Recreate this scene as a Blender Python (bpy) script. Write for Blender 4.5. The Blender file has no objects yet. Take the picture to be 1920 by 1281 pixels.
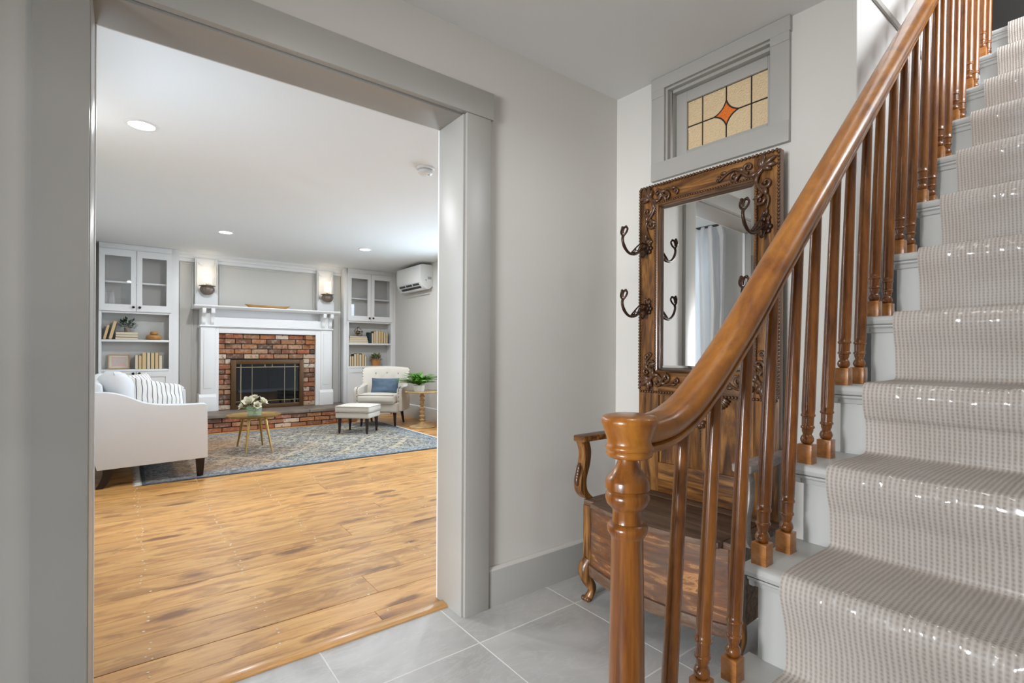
import bpy, bmesh, math, random
from mathutils import Vector, Matrix, noise

random.seed(7)
S = bpy.context.scene
COL = S.collection
PI = math.pi
R = math.radians

# ------------------------------------------------------------------ camera
cam_d = bpy.data.cameras.new('camera')
cam = bpy.data.objects.new('camera', cam_d)
COL.objects.link(cam)
cam_d.sensor_width = 36.0
cam_d.lens = 941.0 / 1920.0 * 36.0
cam_d.shift_y = 19.5 / 1920.0
cam_d.clip_start = 0.02
cam.matrix_world = (Matrix.Translation((0, 0, 1.08)) @ Matrix.Rotation(R(-37.5), 4, 'Z')
                    @ Matrix.Rotation(R(90), 4, 'X') @ Matrix.Rotation(R(0.3), 4, 'Z'))
S.camera = cam

# ------------------------------------------------------------------ world, exposure
W = bpy.data.worlds.new('world')
S.world = W
W.use_nodes = True
W.node_tree.nodes['Background'].inputs[0].default_value = (0.75, 0.86, 1.0, 1)
W.node_tree.nodes['Background'].inputs[1].default_value = 1.2
S.view_settings.view_transform = 'Standard'
S.view_settings.look = 'None'
S.view_settings.exposure = 0.0
S.view_settings.gamma = 1.0
S.view_settings.use_curve_mapping = False
S.cycles.use_adaptive_sampling = True
S.cycles.adaptive_threshold = 0.04
S.cycles.adaptive_min_samples = 16
S.cycles.max_bounces = 7
S.cycles.diffuse_bounces = 4
S.cycles.glossy_bounces = 3
S.cycles.transmission_bounces = 3
S.cycles.transparent_max_bounces = 8
S.cycles.caustics_reflective = False
S.cycles.caustics_refractive = False

# ------------------------------------------------------------------ daylight through the windows, and fill behind added ones
def area(name, loc, rot, sx, sy, power, col=(1, 1, 1)):
    d = bpy.data.lights.new(name, 'AREA')
    d.shape = 'RECTANGLE'; d.size = sx; d.size_y = sy; d.energy = power; d.color = col
    o = bpy.data.objects.new(name, d); COL.objects.link(o)
    o.location = loc; o.rotation_euler = rot
    return o
P_LIVING_WINDOW = 30
P_DOOR = 790
P_STAIR_FILL = 88
P_LIVING_FRONT = 34
P_LIVING_FAR = 72
area('daylight_living_window', (-0.62, 3.05, 1.45), (0, R(-90), 0), 1.4, 1.4, P_LIVING_WINDOW, (0.70, 0.86, 1.0))
area('daylight_living_window_right', (4.0, 3.9, 1.45), (0, R(90), 0), 1.4, 1.6, P_LIVING_FRONT, (0.70, 0.86, 1.0))
area('fill_living_far', (4.0, 5.6, 1.45), (0, R(90), 0), 1.4, 1.2, P_LIVING_FAR, (0.70, 0.86, 1.0))  # fill light behind the added far window
area('daylight_front_door', (-4.2, -0.5, 1.10), (0, R(-90), 0), 0.9, 2.2, P_DOOR, (0.975, 0.985, 1.0))
area('fill_stairwell', (2.8, -0.72, 3.25), (R(90), 0, 0), 1.2, 1.1, P_STAIR_FILL, (0.93, 0.97, 1.0))  # fill light that brightens the stairwell wall

# ------------------------------------------------------------------ mesh helpers
class MB:
    def __init__(s):
        s.v = []; s.f = []
    def add(s, vs, fs):
        b = len(s.v)
        s.v += [tuple(p) for p in vs]
        s.f += [tuple(i + b for i in q) for q in fs]
        return s
    def box(s, x0, x1, y0, y1, z0, z1):
        return s.add([(x0, y0, z0), (x1, y0, z0), (x1, y1, z0), (x0, y1, z0), (x0, y0, z1), (x1, y0, z1), (x1, y1, z1), (x0, y1, z1)],
                     [(0, 3, 2, 1), (4, 5, 6, 7), (0, 1, 5, 4), (1, 2, 6, 5), (2, 3, 7, 6), (3, 0, 4, 7)])
    def hexa(s, pts):
        return s.add(pts, [(0, 3, 2, 1), (4, 5, 6, 7), (0, 1, 5, 4), (1, 2, 6, 5), (2, 3, 7, 6), (3, 0, 4, 7)])
    def prism(s, poly, axis, a0, a1):
        n = len(poly)
        def P(p, a):
            return (a, p[0], p[1]) if axis == 'x' else (p[0], a, p[1]) if axis == 'y' else (p[0], p[1], a)
        vs = [P(p, a0) for p in poly] + [P(p, a1) for p in poly]
        fs = [tuple(range(n)), tuple(range(2 * n - 1, n - 1, -1))]
        fs += [(i, (i + 1) % n, n + (i + 1) % n, n + i) for i in range(n)]
        return s.add(vs, fs)
    def lathe(s, prof, cx=0, cy=0, seg=20, wave=None, lean=0.0):
        vs = []; fs = []
        for (r, z) in prof:
            for k in range(seg):
                a = 2 * PI * k / seg
                rr = r * (wave(a) if wave else 1)
                vs.append((cx + rr * math.cos(a) + lean * (z - prof[0][1]), cy + rr * math.sin(a), z))
        m = len(prof)
        for i in range(m - 1):
            for k in range(seg):
                k2 = (k + 1) % seg
                fs.append((i * seg + k, i * seg + k2, (i + 1) * seg + k2, (i + 1) * seg + k))
        fs.append(tuple(range(seg - 1, -1, -1)))
        fs.append(tuple((m - 1) * seg + k for k in range(seg)))
        return s.add(vs, fs)
    def tube(s, path, rad, seg=8, squash=None):
        path = [Vector(p) for p in path]
        n = len(path)
        if not isinstance(rad, (list, tuple)): rad = [rad] * n
        vs = []; fs = []
        up = None
        for i, p in enumerate(path):
            t = (path[min(i + 1, n - 1)] - path[max(i - 1, 0)])
            if t.length < 1e-9: t = Vector((0, 0, 1))
            t.normalize()
            if up is None:
                up = Vector((0, 1, 0)) if abs(t.y) < 0.9 else Vector((1, 0, 0))
            b = t.cross(up)
            if b.length < 1e-6: b = t.cross(Vector((1, 0, 0)))
            b.normalize(); u2 = b.cross(t).normalized(); up = u2
            for k in range(seg):
                a = 2 * PI * k / seg
                d = b * math.cos(a) * rad[i] + u2 * math.sin(a) * rad[i] * (squash or 1)
                vs.append(p + d)
        for i in range(n - 1):
            for k in range(seg):
                k2 = (k + 1) % seg
                fs.append((i * seg + k, i * seg + k2, (i + 1) * seg + k2, (i + 1) * seg + k))
        fs.append(tuple(range(seg - 1, -1, -1)))
        fs.append(tuple((n - 1) * seg + k for k in range(seg)))
        return s.add(vs, fs)
    def ball(s, c, r, seg=8, rings=5, sc=(1, 1, 1)):
        vs = []; fs = []
        vs.append((c[0], c[1], c[2] - r * sc[2]))
        for i in range(1, rings):
            ph = -PI / 2 + PI * i / rings
            for k in range(seg):
                a = 2 * PI * k / seg
                vs.append((c[0] + r * sc[0] * math.cos(ph) * math.cos(a), c[1] + r * sc[1] * math.cos(ph) * math.sin(a), c[2] + r * sc[2] * math.sin(ph)))
        vs.append((c[0], c[1], c[2] + r * sc[2]))
        for k in range(seg):
            fs.append((0, 1 + (k + 1) % seg, 1 + k))
        for i in range(rings - 2):
            for k in range(seg):
                a = 1 + i * seg + k; b = 1 + i * seg + (k + 1) % seg
                fs.append((a, b, b + seg, a + seg))
        L = len(vs) - 1; o = 1 + (rings - 2) * seg
        for k in range(seg):
            fs.append((o + k, o + (k + 1) % seg, L))
        return s.add(vs, fs)
    def rbox(s, c, size, r, n=8, puff=(0, 0, 0)):
        """rounded, optionally puffed box"""
        hx, hy, hz = [q / 2 for q in size]
        r = min(r, hx, hy, hz)
        idx = {}
        vs = []; fs = []
        def vert(p):
            k = (round(p[0], 5), round(p[1], 5), round(p[2], 5))
            if k in idx: return idx[k]
            q = []
            inner = []
            for a, h in zip(p, (hx, hy, hz)):
                v = a * h
                inner.append(max(-(h - r), min(h - r, v)))
                q.append(v)
            d = Vector(q) - Vector(inner)
            if d.length > 1e-9: d = d.normalized() * r
            w = Vector(inner) + d
            fx = (1 - (w.x / hx) ** 2); fy = (1 - (w.y / hy) ** 2); fz = (1 - (w.z / hz) ** 2)
            w = Vector((w.x + puff[0] * math.copysign(1, w.x) * fy * fz * (abs(p[0]) > .999), w.y + puff[1] * math.copysign(1, w.y) * fx * fz * (abs(p[1]) > .999),
                        w.z + puff[2] * math.copysign(1, w.z) * fx * fy * (abs(p[2]) > .999)))
            vs.append((c[0] + w.x, c[1] + w.y, c[2] + w.z))
            idx[k] = len(vs) - 1
            return idx[k]
        def grid(h):
            m = max(0.02, r / h)
            ks = [-1 + m * t / 3 for t in range(3)] + [-1 + m + (2 - 2 * m) * i / n for i in range(n + 1)] + [1 - m + m * (t + 1) / 3 for t in range(3)]
            return ks
        gx, gy, gz = grid(hx), grid(hy), grid(hz)
        def face(A, B, mk):
            for i in range(len(A) - 1):
                for j in range(len(B) - 1):
                    q = [vert(mk(A[i], B[j])), vert(mk(A[i + 1], B[j])), vert(mk(A[i + 1], B[j + 1])), vert(mk(A[i], B[j + 1]))]
                    if len(set(q)) >= 3: fs.append(tuple(dict.fromkeys(q)))
        for sgn in (-1, 1):
            face(gx, gy, lambda a, b: (a, b, sgn)); face(gx, gz, lambda a, b: (a, sgn, b)); face(gy, gz, lambda a, b: (sgn, a, b))
        return s.add(vs, fs)
    def pillow(s, w, h, t, n=14, pinch=0.06, wr=0.0, seed=0):
        """cushion in the xz plane, thickness along y, centred on the origin"""
        vs = []; fs = []
        for side in (-1, 1):
            for i in range(n + 1):
                for j in range(n + 1):
                    x = -1 + 2 * i / n; z = -1 + 2 * j / n
                    th = max(0.0, (1 - x ** 4) * (1 - z ** 4)) ** 0.5
                    px = x * (1 - pinch * (1 - z * z)); pz = z * (1 - pinch * (1 - x * x))
                    e = wr * noise.noise(Vector((x * 2.2 + seed, z * 2.2, side * 3.0 + seed)))
                    vs.append((px * w / 2, side * (th * t / 2 * (1 + e)), pz * h / 2))
        m = (n + 1) ** 2
        for sd in (0, 1):
            for i in range(n):
                for j in range(n):
                    a = sd * m + i * (n + 1) + j
                    q = (a, a + 1, a + n + 2, a + n + 1)
                    fs.append(q if sd else q[::-1])
        return s.add(vs, fs)
    def sweep_profile(s, prof, frames, closed_ends=True):
        """prof: list of (b, n); frames: list of (origin, bvec, nvec)"""
        m = len(prof); vs = []; fs = []
        for (o, b, nn) in frames:
            for (p, q) in prof:
                vs.append(o + b * p + nn * q)
        for i in range(len(frames) - 1):
            for k in range(m):
                k2 = (k + 1) % m
                fs.append((i * m + k, i * m + k2, (i + 1) * m + k2, (i + 1) * m + k))
        if closed_ends:
            fs.append(tuple(range(m - 1, -1, -1))); fs.append(tuple((len(frames) - 1) * m + k for k in range(m)))
        return s.add(vs, fs)
    def xf(s, M, start=0):
        for i in range(start, len(s.v)):
            s.v[i] = tuple(M @ Vector(s.v[i]))
        return s
    def mesh(s, name, bev=0.0, smooth=None, bseg=2):
        me = bpy.data.meshes.new(name)
        bm = bmesh.new()
        bv = [bm.verts.new(p) for p in s.v]
        for q in s.f:
            try: bm.faces.new([bv[i] for i in q])
            except ValueError: pass
        bmesh.ops.remove_doubles(bm, verts=bm.verts, dist=1e-6)
        bmesh.ops.recalc_face_normals(bm, faces=bm.faces)
        if bev:
            es = [e for e in bm.edges if len(e.link_faces) == 2 and e.calc_face_angle(0) > R(30)]
            bmesh.ops.bevel(bm, geom=es, offset=bev, segments=bseg, profile=0.6, affect='EDGES', clamp_overlap=True)
        bm.to_mesh(me); bm.free()
        if smooth is None: smooth = 32
        if smooth:
            me.polygons.foreach_set('use_smooth', [True] * len(me.polygons))
            me.set_sharp_from_angle(angle=R(smooth))
        return me
    def build(s, name, m, parent=None, bev=0.0, smooth=None, bseg=2, loc=None, rot=None):
        return obj(name, s.mesh(name, bev, smooth, bseg), m, parent, loc, rot)

def obj(name, me, m, parent=None, loc=None, rot=None):
    o = bpy.data.objects.new(name, me)
    COL.objects.link(o)
    if m is not None and not me.materials: me.materials.append(m)
    if parent is not None: o.parent = parent
    if loc: o.location = loc
    if rot: o.rotation_euler = rot
    return o

def thing(name, label, cat, loc=(0, 0, 0), rotz=0.0, group=None):
    o = bpy.data.objects.new(name, None); COL.objects.link(o)
    o.empty_display_size = 0.1
    o.location = loc; o.rotation_euler = (0, 0, rotz)
    return tag(o, label, cat, group)

def tag(o, label, cat=None, group=None, kind=None):
    o['label'] = label
    if cat: o['category'] = cat
    if group: o['group'] = group
    if kind: o['kind'] = kind
    return o

def struct(o, label=None):
    o['kind'] = 'structure'
    if label: o['label'] = label
    return o

def sempty(name, label, loc=(0, 0, 0), rotz=0.0):
    o = bpy.data.objects.new(name, None); COL.objects.link(o)
    o.location = loc; o.rotation_euler = (0, 0, rotz)
    return struct(o, label)

def catmull(pts, n=6):
    out = []
    P = [Vector(p) for p in pts]
    for i in range(len(P) - 1):
        p0 = P[max(i - 1, 0)]; p1 = P[i]; p2 = P[i + 1]; p3 = P[min(i + 2, len(P) - 1)]
        for k in range(n):
            t = k / n
            out.append(0.5 * ((2 * p1) + (p2 - p0) * t + (2 * p0 - 5 * p1 + 4 * p2 - p3) * t * t + (3 * p1 - p0 - 3 * p2 + p3) * t ** 3))
    out.append(P[-1])
    return out

# ------------------------------------------------------------------ materials
class NT:
    def __init__(s, name):
        s.m = bpy.data.materials.new(name); s.m.use_nodes = True
        s.t = s.m.node_tree; s.b = s.t.nodes['Principled BSDF']; s.out = s.t.nodes['Material Output']
    def n(s, kind, **kw):
        x = s.t.nodes.new(kind)
        for k, v in kw.items():
            if k.startswith('i_'):
                key = k[2:].replace('_', ' ')
                x.inputs[key].default_value = v
            else: setattr(x, k, v)
        return x
    def l(s, a, b): s.t.links.new(a, b)
    def ramp(s, fac, stops, interp='LINEAR'):
        r = s.n('ShaderNodeValToRGB'); r.color_ramp.interpolation = interp
        e = r.color_ramp.elements
        while len(e) < len(stops): e.new(0.5)
        for el, (p, c) in zip(e, stops):
            el.position = p; el.color = (c[0], c[1], c[2], 1) if len(c) == 3 else c
        s.l(fac, r.inputs[0]); return r.outputs[0]
    def coord(s, kind='Object', scale=(1, 1, 1), rand=0.0, rot=(0, 0, 0)):
        if kind == 'Position':
            src = s.n('ShaderNodeNewGeometry').outputs['Position']
        else:
            src = s.n('ShaderNodeTexCoord').outputs[kind]
        if rand:
            oi = s.n('ShaderNodeObjectInfo')
            mu = s.n('ShaderNodeVectorMath', operation='MULTIPLY_ADD')
            cb = s.n('ShaderNodeCombineXYZ')
            m1 = s.n('ShaderNodeMath', operation='MULTIPLY'); m1.inputs[1].default_value = rand
            s.l(oi.outputs['Random'], m1.inputs[0])
            for i in range(3): s.l(m1.outputs[0], cb.inputs[i])
            ad = s.n('ShaderNodeVectorMath', operation='ADD')
            s.l(src, ad.inputs[0]); s.l(cb.outputs[0], ad.inputs[1]); src = ad.outputs[0]
        mp = s.n('ShaderNodeMapping'); mp.inputs['Scale'].default_value = scale; mp.inputs['Rotation'].default_value = rot
        s.l(src, mp.inputs[0]); return mp.outputs[0]
    def noise(s, vec, scale=5, detail=4, rough=0.55, dist=0.0):
        x = s.n('ShaderNodeTexNoise'); x.inputs['Scale'].default_value = scale; x.inputs['Detail'].default_value = detail
        x.inputs['Roughness'].default_value = rough; x.inputs['Distortion'].default_value = dist
        if vec is not None: s.l(vec, x.inputs['Vector'])
        return x.outputs['Fac']
    def mix(s, fac, a, b, mode='MIX'):
        x = s.n('ShaderNodeMix', data_type='RGBA', blend_type=mode)
        for sock, val in ((x.inputs[0], fac), (x.inputs[6], a), (x.inputs[7], b)):
            if isinstance(val, (int, float)): sock.default_value = val
            elif isinstance(val, tuple): sock.default_value = (val[0], val[1], val[2], 1)
            else: s.l(val, sock)
        return x.outputs[2]
    def math(s, op, a, b=None):
        x = s.n('ShaderNodeMath', operation=op)
        for i, v in enumerate((a, b)):
            if v is None: continue
            if isinstance(v, (int, float)): x.inputs[i].default_value = v
            else: s.l(v, x.inputs[i])
        return x.outputs[0]
    def bump(s, h, strength=0.3, dist=0.01):
        x = s.n('ShaderNodeBump'); x.inputs['Strength'].default_value = strength; x.inputs['Distance'].default_value = dist
        s.l(h, x.inputs['Height']); s.l(x.outputs[0], s.b.inputs['Normal'])
    def base(s, c):
        if isinstance(c, tuple): s.b.inputs['Base Color'].default_value = (*c[:3], 1)
        else: s.l(c, s.b.inputs['Base Color'])
    def set(s, **kw):
        for k, v in kw.items():
            s.b.inputs[k.replace('_', ' ')].default_value = v
        return s

def plain(name, c, rough=0.5, metal=0.0, bump=0.0, bscale=200, var=0.0, **kw):
    t = NT(name)
    if var:
        f = t.noise(t.coord('Object'), 6, 4)
        t.base(t.ramp(f, [(0.3, tuple(max(0, q * (1 - var)) for q in c)), (0.7, tuple(min(1, q * (1 + var)) for q in c))]))
    else: t.base(c)
    t.set(Roughness=rough, Metallic=metal)
    if bump: t.bump(t.noise(t.coord('Object'), bscale, 3), bump, 0.002)
    t.set(**kw)
    return t.m

def wood(name, stops, scale, rough=0.35, coat=0.0, bump=0.12, dist=0.8, coord='Object', rand=0.0, freq=1.0):
    t = NT(name)
    v = t.coord(coord, scale, rand)
    f = t.noise(v, 1.0 * freq, 6, 0.6, dist)
    c = t.ramp(f, stops)
    fine = t.noise(t.coord(coord, tuple(q * 4 for q in scale), rand), 2.2, 3, 0.7)
    c = t.mix(0.45, c, t.ramp(fine, [(0.3, (0.55, 0.55, 0.55)), (0.65, (1.1, 1.1, 1.1))]), 'MULTIPLY')
    t.base(c); t.set(Roughness=rough, Coat_Weight=coat, Coat_Roughness=0.15)
    t.bump(fine, bump, 0.001)
    return t.m

M = {}
M['wall'] = plain('greige_wall_paint', (0.56, 0.545, 0.515), 0.65, bump=0.05, bscale=90)
M['wall_living'] = plain('living_wall_paint', (0.60, 0.59, 0.56), 0.65, bump=0.03, bscale=90)
M['trim'] = plain('grey_trim_paint', (0.35, 0.34, 0.318), 0.36, bump=0.10, bscale=35)
M['base'] = plain('grey_baseboard_paint', (0.36, 0.355, 0.335), 0.4)
M['ceil'] = plain('ceiling_paint', (0.70, 0.695, 0.68), 0.8)
M['ceil_living'] = plain('living_ceiling_paint', (0.765, 0.79, 0.80), 0.8)
M['white'] = plain('white_cabinet_paint', (0.78, 0.785, 0.79), 0.4)
M['cab_in'] = plain('cabinet_back_grey', (0.52, 0.52, 0.51), 0.6)
M['stairpaint'] = plain('pale_grey_green_stair_paint', (0.515, 0.525, 0.515), 0.38, bump=0.15, bscale=30)
M['grout'] = plain('pale_grout', (0.78, 0.76, 0.73), 0.9)
M['dark'] = plain('unlit_hall_dark', (0.015, 0.012, 0.010), 0.5)  # darkness of the unlit upstairs hall put into the colour
M['black'] = plain('black_metal', (0.02, 0.02, 0.02), 0.4)
M['knob'] = plain('oil_rubbed_bronze', (0.03, 0.024, 0.02), 0.35, 0.7)

t = NT('grey_slate_look_tile')
v = t.coord('Position', (1, 1, 1), 9.0)
n1 = t.noise(v, 2.2, 8, 0.62, 1.4); n2 = t.noise(t.coord('Position', (1.5, 5, 1), 23.0, (0, 0, 0.6)), 1.6, 6, 0.6, 2.2)
c1 = t.ramp(n1, [(0.25, (0.41, 0.40, 0.385)), (0.5, (0.535, 0.53, 0.52)), (0.75, (0.62, 0.615, 0.60))])
vein = t.ramp(n2, [(0.50, (0, 0, 0)), (0.53, (0.30, 0.30, 0.30)), (0.56, (0, 0, 0))])
t.base(t.mix(vein, c1, (0.70, 0.69, 0.67))); t.set(Roughness=0.38); t.bump(n1, 0.15, 0.003)
M['tile'] = t.m

# pine boards
t = NT('knotty_pine_board')
g = t.noise(t.coord('Position', (2.2, 15.0, 1), 31.0), 1.0, 7, 0.62, 1.0)
c = t.ramp(g, [(0.28, (0.44, 0.195, 0.050)), (0.45, (0.63, 0.325, 0.098)), (0.60, (0.73, 0.415, 0.142)), (0.8, (0.79, 0.48, 0.18))])
big = t.noise(t.coord('Position', (2.6, 7.5, 1), 57.0), 1.0, 5, 0.6, 1.6)
c = t.mix(t.ramp(big, [(0.51, (0, 0, 0)), (0.61, (0.56, 0.56, 0.56))]), c, (0.30, 0.125, 0.032))
wob = t.noise(t.coord('Position', (10, 26, 1), 11.0), 1.0, 4)
def knots(sc, rand, lo):
    vo = t.n('ShaderNodeTexVoronoi'); vo.inputs['Scale'].default_value = 1.0; vo.inputs['Randomness'].default_value = 0.9
    t.l(t.coord('Position', sc, rand), vo.inputs['Vector'])
    return t.math('ADD', vo.outputs['Distance'], t.math('MULTIPLY', t.math('SUBTRACT', wob, 0.5), lo))
k1 = knots((1.9, 5.6, 1), 43.0, 0.30)
c = t.mix(t.ramp(k1, [(0.12, (0.92, 0.92, 0.92)), (0.23, (0, 0, 0))]), c, (0.20, 0.075, 0.018))
k2 = knots((2.3, 3.9, 1), 71.0, 0.10)
c = t.mix(t.ramp(k2, [(0.06, (0.95, 0.95, 0.95)), (0.14, (0, 0, 0))]), c, (0.27, 0.105, 0.025))
c = t.mix(t.ramp(k2, [(0.048, (1, 1, 1)), (0.066, (0, 0, 0))]), c, (0.06, 0.018, 0.008))
oi = t.n('ShaderNodeObjectInfo')
c = t.mix(0.6, c, t.ramp(oi.outputs['Random'], [(0.0, (0.80, 0.77, 0.72)), (0.5, (1.0, 1.0, 1.0)), (1.0, (1.08, 1.05, 1.0))]), 'MULTIPLY')
fine = t.noise(t.coord('Position', (5, 170, 1), 31.0), 1.0, 3)
c = t.mix(0.35, c, t.ramp(fine, [(0.3, (0.72, 0.66, 0.6)), (0.6, (1.05, 1.05, 1.05))]), 'MULTIPLY')
t.base(c); t.set(Roughness=0.42, Coat_Weight=0.1, Coat_Roughness=0.3); t.bump(g, 0.06, 0.002)
M['pine'] = t.m
M['pine_trim'] = wood('honey_pine_strip', [(0.3, (0.50, 0.22, 0.06)), (0.5, (0.68, 0.36, 0.12)), (0.75, (0.74, 0.42, 0.16))], (2, 30, 30), 0.3, 0.3)
M['nail'] = plain('worn_nail_filler', (0.75, 0.66, 0.52), 0.6)
M['rail'] = wood('orange_varnished_maple', [(0.25, (0.13, 0.034, 0.003)), (0.40, (0.30, 0.098, 0.009)), (0.58, (0.42, 0.155, 0.016)), (0.85, (0.54, 0.225, 0.032))], (5, 12, 5), 0.30, 0.4, 0.05, 1.4)
M['newel'] = wood('brown_varnished_maple_post', [(0.28, (0.075, 0.020, 0.002)), (0.45, (0.20, 0.062, 0.006)), (0.60, (0.30, 0.100, 0.010)), (0.85, (0.40, 0.150, 0.018))], (34, 34, 2.2), 0.28, 0.4, 0.05, 0.9)
M['baluster'] = wood('red_brown_varnished_maple', [(0.28, (0.085, 0.020, 0.002)), (0.5, (0.235, 0.073, 0.008)), (0.8, (0.38, 0.137, 0.018))], (18, 18, 3), 0.26, 0.5, 0.05, 1.0, rand=7.0)
M['block'] = wood('flame_maple_block', [(0.25, (0.30, 0.10, 0.02)), (0.5, (0.48, 0.19, 0.045)), (0.8, (0.58, 0.26, 0.07))], (25, 25, 70), 0.3, 0.3, 0.05, 0.6)
oak = [(0.32, (0.028, 0.010, 0.003)), (0.45, (0.095, 0.036, 0.008)), (0.55, (0.195, 0.082, 0.019)), (0.70, (0.33, 0.155, 0.042))]
M['oak_v'] = wood('quartersawn_oak_upright', oak, (30, 30, 2.6), 0.38, 0.15, 0.25, 1.3)
M['oak_h'] = wood('quartersawn_oak_across', oak, (2.6, 30, 30), 0.38, 0.15, 0.25, 1.3)
# ray-fleck front panel of the bench
t = NT('ray_fleck_oak_panel')
v = t.coord('Object', (5, 5, 26), rot=(0, R(28), 0))
g = t.noise(v, 1.0, 6, 0.62, 1.6)
c = t.ramp(g, [(0.25, (0.055, 0.020, 0.008)), (0.46, (0.15, 0.058, 0.022)), (0.57, (0.21, 0.085, 0.030)), (0.62, (0.44, 0.21, 0.075)), (0.68, (0.20, 0.08, 0.028))])
blot = t.noise(t.coord('Object', (3, 3, 3)), 1.6, 4)
c = t.mix(t.ramp(blot, [(0.45, (0, 0, 0)), (0.72, (0.8, 0.8, 0.8))]), c, (0.10, 0.07, 0.055))
t.base(c); t.set(Roughness=0.5, Coat_Weight=0.0); t.bump(g, 0.2, 0.001)
M['oak_fleck'] = t.m
M['oak_worn'] = wood('worn_grey_oak_seat', [(0.25, (0.050, 0.027, 0.016)), (0.45, (0.115, 0.062, 0.036)), (0.65, (0.19, 0.12, 0.08)), (0.85, (0.30, 0.22, 0.165))], (2.4, 22, 22), 0.6, 0.0, 0.3, 1.5)
M['carve'] = plain('dark_carved_oak', (0.075, 0.032, 0.012), 0.33, bump=0.2, bscale=120, Coat_Weight=0.2)
M['oak_grey'] = wood('silver_grey_oak', [(0.25, (0.16, 0.13, 0.11)), (0.5, (0.34, 0.29, 0.26)), (0.8, (0.52, 0.48, 0.45))], (18, 4, 18), 0.5, 0.0, 0.3, 1.2)  # paler, greyer oak for the right arm rest and post
M['castiron'] = plain('aged_bronze_hook', (0.05, 0.024, 0.014), 0.36, 0.55)
M['mirror'] = plain('silvered_mirror', (0.93, 0.94, 0.94), 0.0, 1.0)

# stained glass
def glassmat(name, c):
    t = NT(name); t.base(c)
    n = t.noise(t.coord('Object'), 140, 2); t.bump(n, 1.0, 0.006)
    t.set(Roughness=0.16, Transmission_Weight=0.0)
    t.b.inputs['Subsurface Weight'].default_value = 0.0
    return t.m
M['amber'] = glassmat('hammered_amber_glass', (0.64, 0.49, 0.30))
M['orange_glass'] = glassmat('orange_glass', (0.70, 0.16, 0.015))
M['lead'] = plain('lead_came', (0.03, 0.028, 0.028), 0.5, 0.4)
def clear(name, tint=(1, 1, 1), gloss=0.06, rough=0.02, ior=1.45, cap=1.0):
    t = NT(name)
    tr = t.n('ShaderNodeBsdfTransparent'); tr.inputs[0].default_value = (*tint, 1)
    gl = t.n('ShaderNodeBsdfGlossy'); gl.inputs['Roughness'].default_value = rough
    fr = t.n('ShaderNodeFresnel'); fr.inputs[0].default_value = ior
    ad = t.math('MINIMUM', t.math('ADD', fr.outputs[0], gloss), cap)
    ad = t.math('MULTIPLY', ad, t.math('SUBTRACT', 1.0, t.n('ShaderNodeNewGeometry').outputs['Backfacing']))   # a pane reflects once, at its outer face
    mx = t.n('ShaderNodeMixShader'); t.l(ad, mx.inputs[0]); t.l(tr.outputs[0], mx.inputs[1]); t.l(gl.outputs[0], mx.inputs[2])
    t.l(mx.outputs[0], t.out.inputs[0])
    return t.m
M['pane'] = clear('clear_pane')
M['film'] = clear('clear_plastic_film', (1, 1, 1), 0.02, 0.11, 1.30, 0.16)
M['vase'] = clear('clear_glass_vase', (0.93, 0.97, 0.95), 0.08, 0.02)
t = NT('pale_green_vase_glass')
tr_ = t.n('ShaderNodeBsdfTransparent'); tr_.inputs[0].default_value = (0.95, 1.0, 0.96, 1)
mx_ = t.n('ShaderNodeMixShader'); mx_.inputs[0].default_value = 0.16
t.base((0.72, 0.80, 0.72)); t.set(Roughness=0.05)
t.l(tr_.outputs[0], mx_.inputs[1]); t.l(t.b.outputs[0], mx_.inputs[2]); t.l(mx_.outputs[0], t.out.inputs[0])
M['vase'] = t.m
t = NT('frosted_glass_shade')
tr_ = t.n('ShaderNodeBsdfTransparent'); tl_ = t.n('ShaderNodeBsdfTranslucent'); tl_.inputs[0].default_value = (0.95, 0.93, 0.88, 1)
mx_ = t.n('ShaderNodeMixShader'); mx_.inputs[0].default_value = 0.22
t.l(tr_.outputs[0], mx_.inputs[1]); t.l(tl_.outputs[0], mx_.inputs[2]); t.l(mx_.outputs[0], t.out.inputs[0])
M['shade'] = t.m

# stair runner: knitted ribs in uv space (u across in metres, v along in metres)
t = NT('taupe_knit_runner')
uv = t.n('ShaderNodeTexCoord').outputs['UV']
sep = t.n('ShaderNodeSeparateXYZ'); t.l(uv, sep.inputs[0])
wob = t.noise(uv, 40, 2)
uu = t.math('ADD', sep.outputs[0], t.math('MULTIPLY', wob, 0.003))
rib = t.math('SINE', t.math('MULTIPLY', uu, 2 * PI / 0.0092))
knots = t.math('SINE', t.math('MULTIPLY', t.math('ADD', sep.outputs[1], t.math('MULTIPLY', wob, 0.004)), 2 * PI / 0.0088))
hole = t.math('MULTIPLY', t.math('SUBTRACT', 1.0, rib), t.math('ADD', knots, 1.0))
hgt = t.math('SUBTRACT', t.math('MULTIPLY', rib, 0.55), t.math('MULTIPLY', hole, 0.20))
fuzz = t.noise(uv, 900, 3)
hgt = t.math('ADD', hgt, t.math('MULTIPLY', fuzz, 0.9))
cc = t.ramp(t.math('ADD', t.math('MULTIPLY', hgt, 0.28), 0.45), [(0.06, (0.32, 0.280, 0.248)), (0.42, (0.515, 0.47, 0.43)), (0.8, (0.66, 0.62, 0.58))])
blot = t.noise(uv, 7, 4)
cc = t.mix(0.35, cc, t.ramp(blot, [(0.3, (0.82, 0.78, 0.74)), (0.7, (1.06, 1.06, 1.08))]), 'MULTIPLY')
t.base(cc); t.set(Roughness=0.95); t.bump(hgt, 0.55, 0.0025)
M['runner'] = t.m

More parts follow.
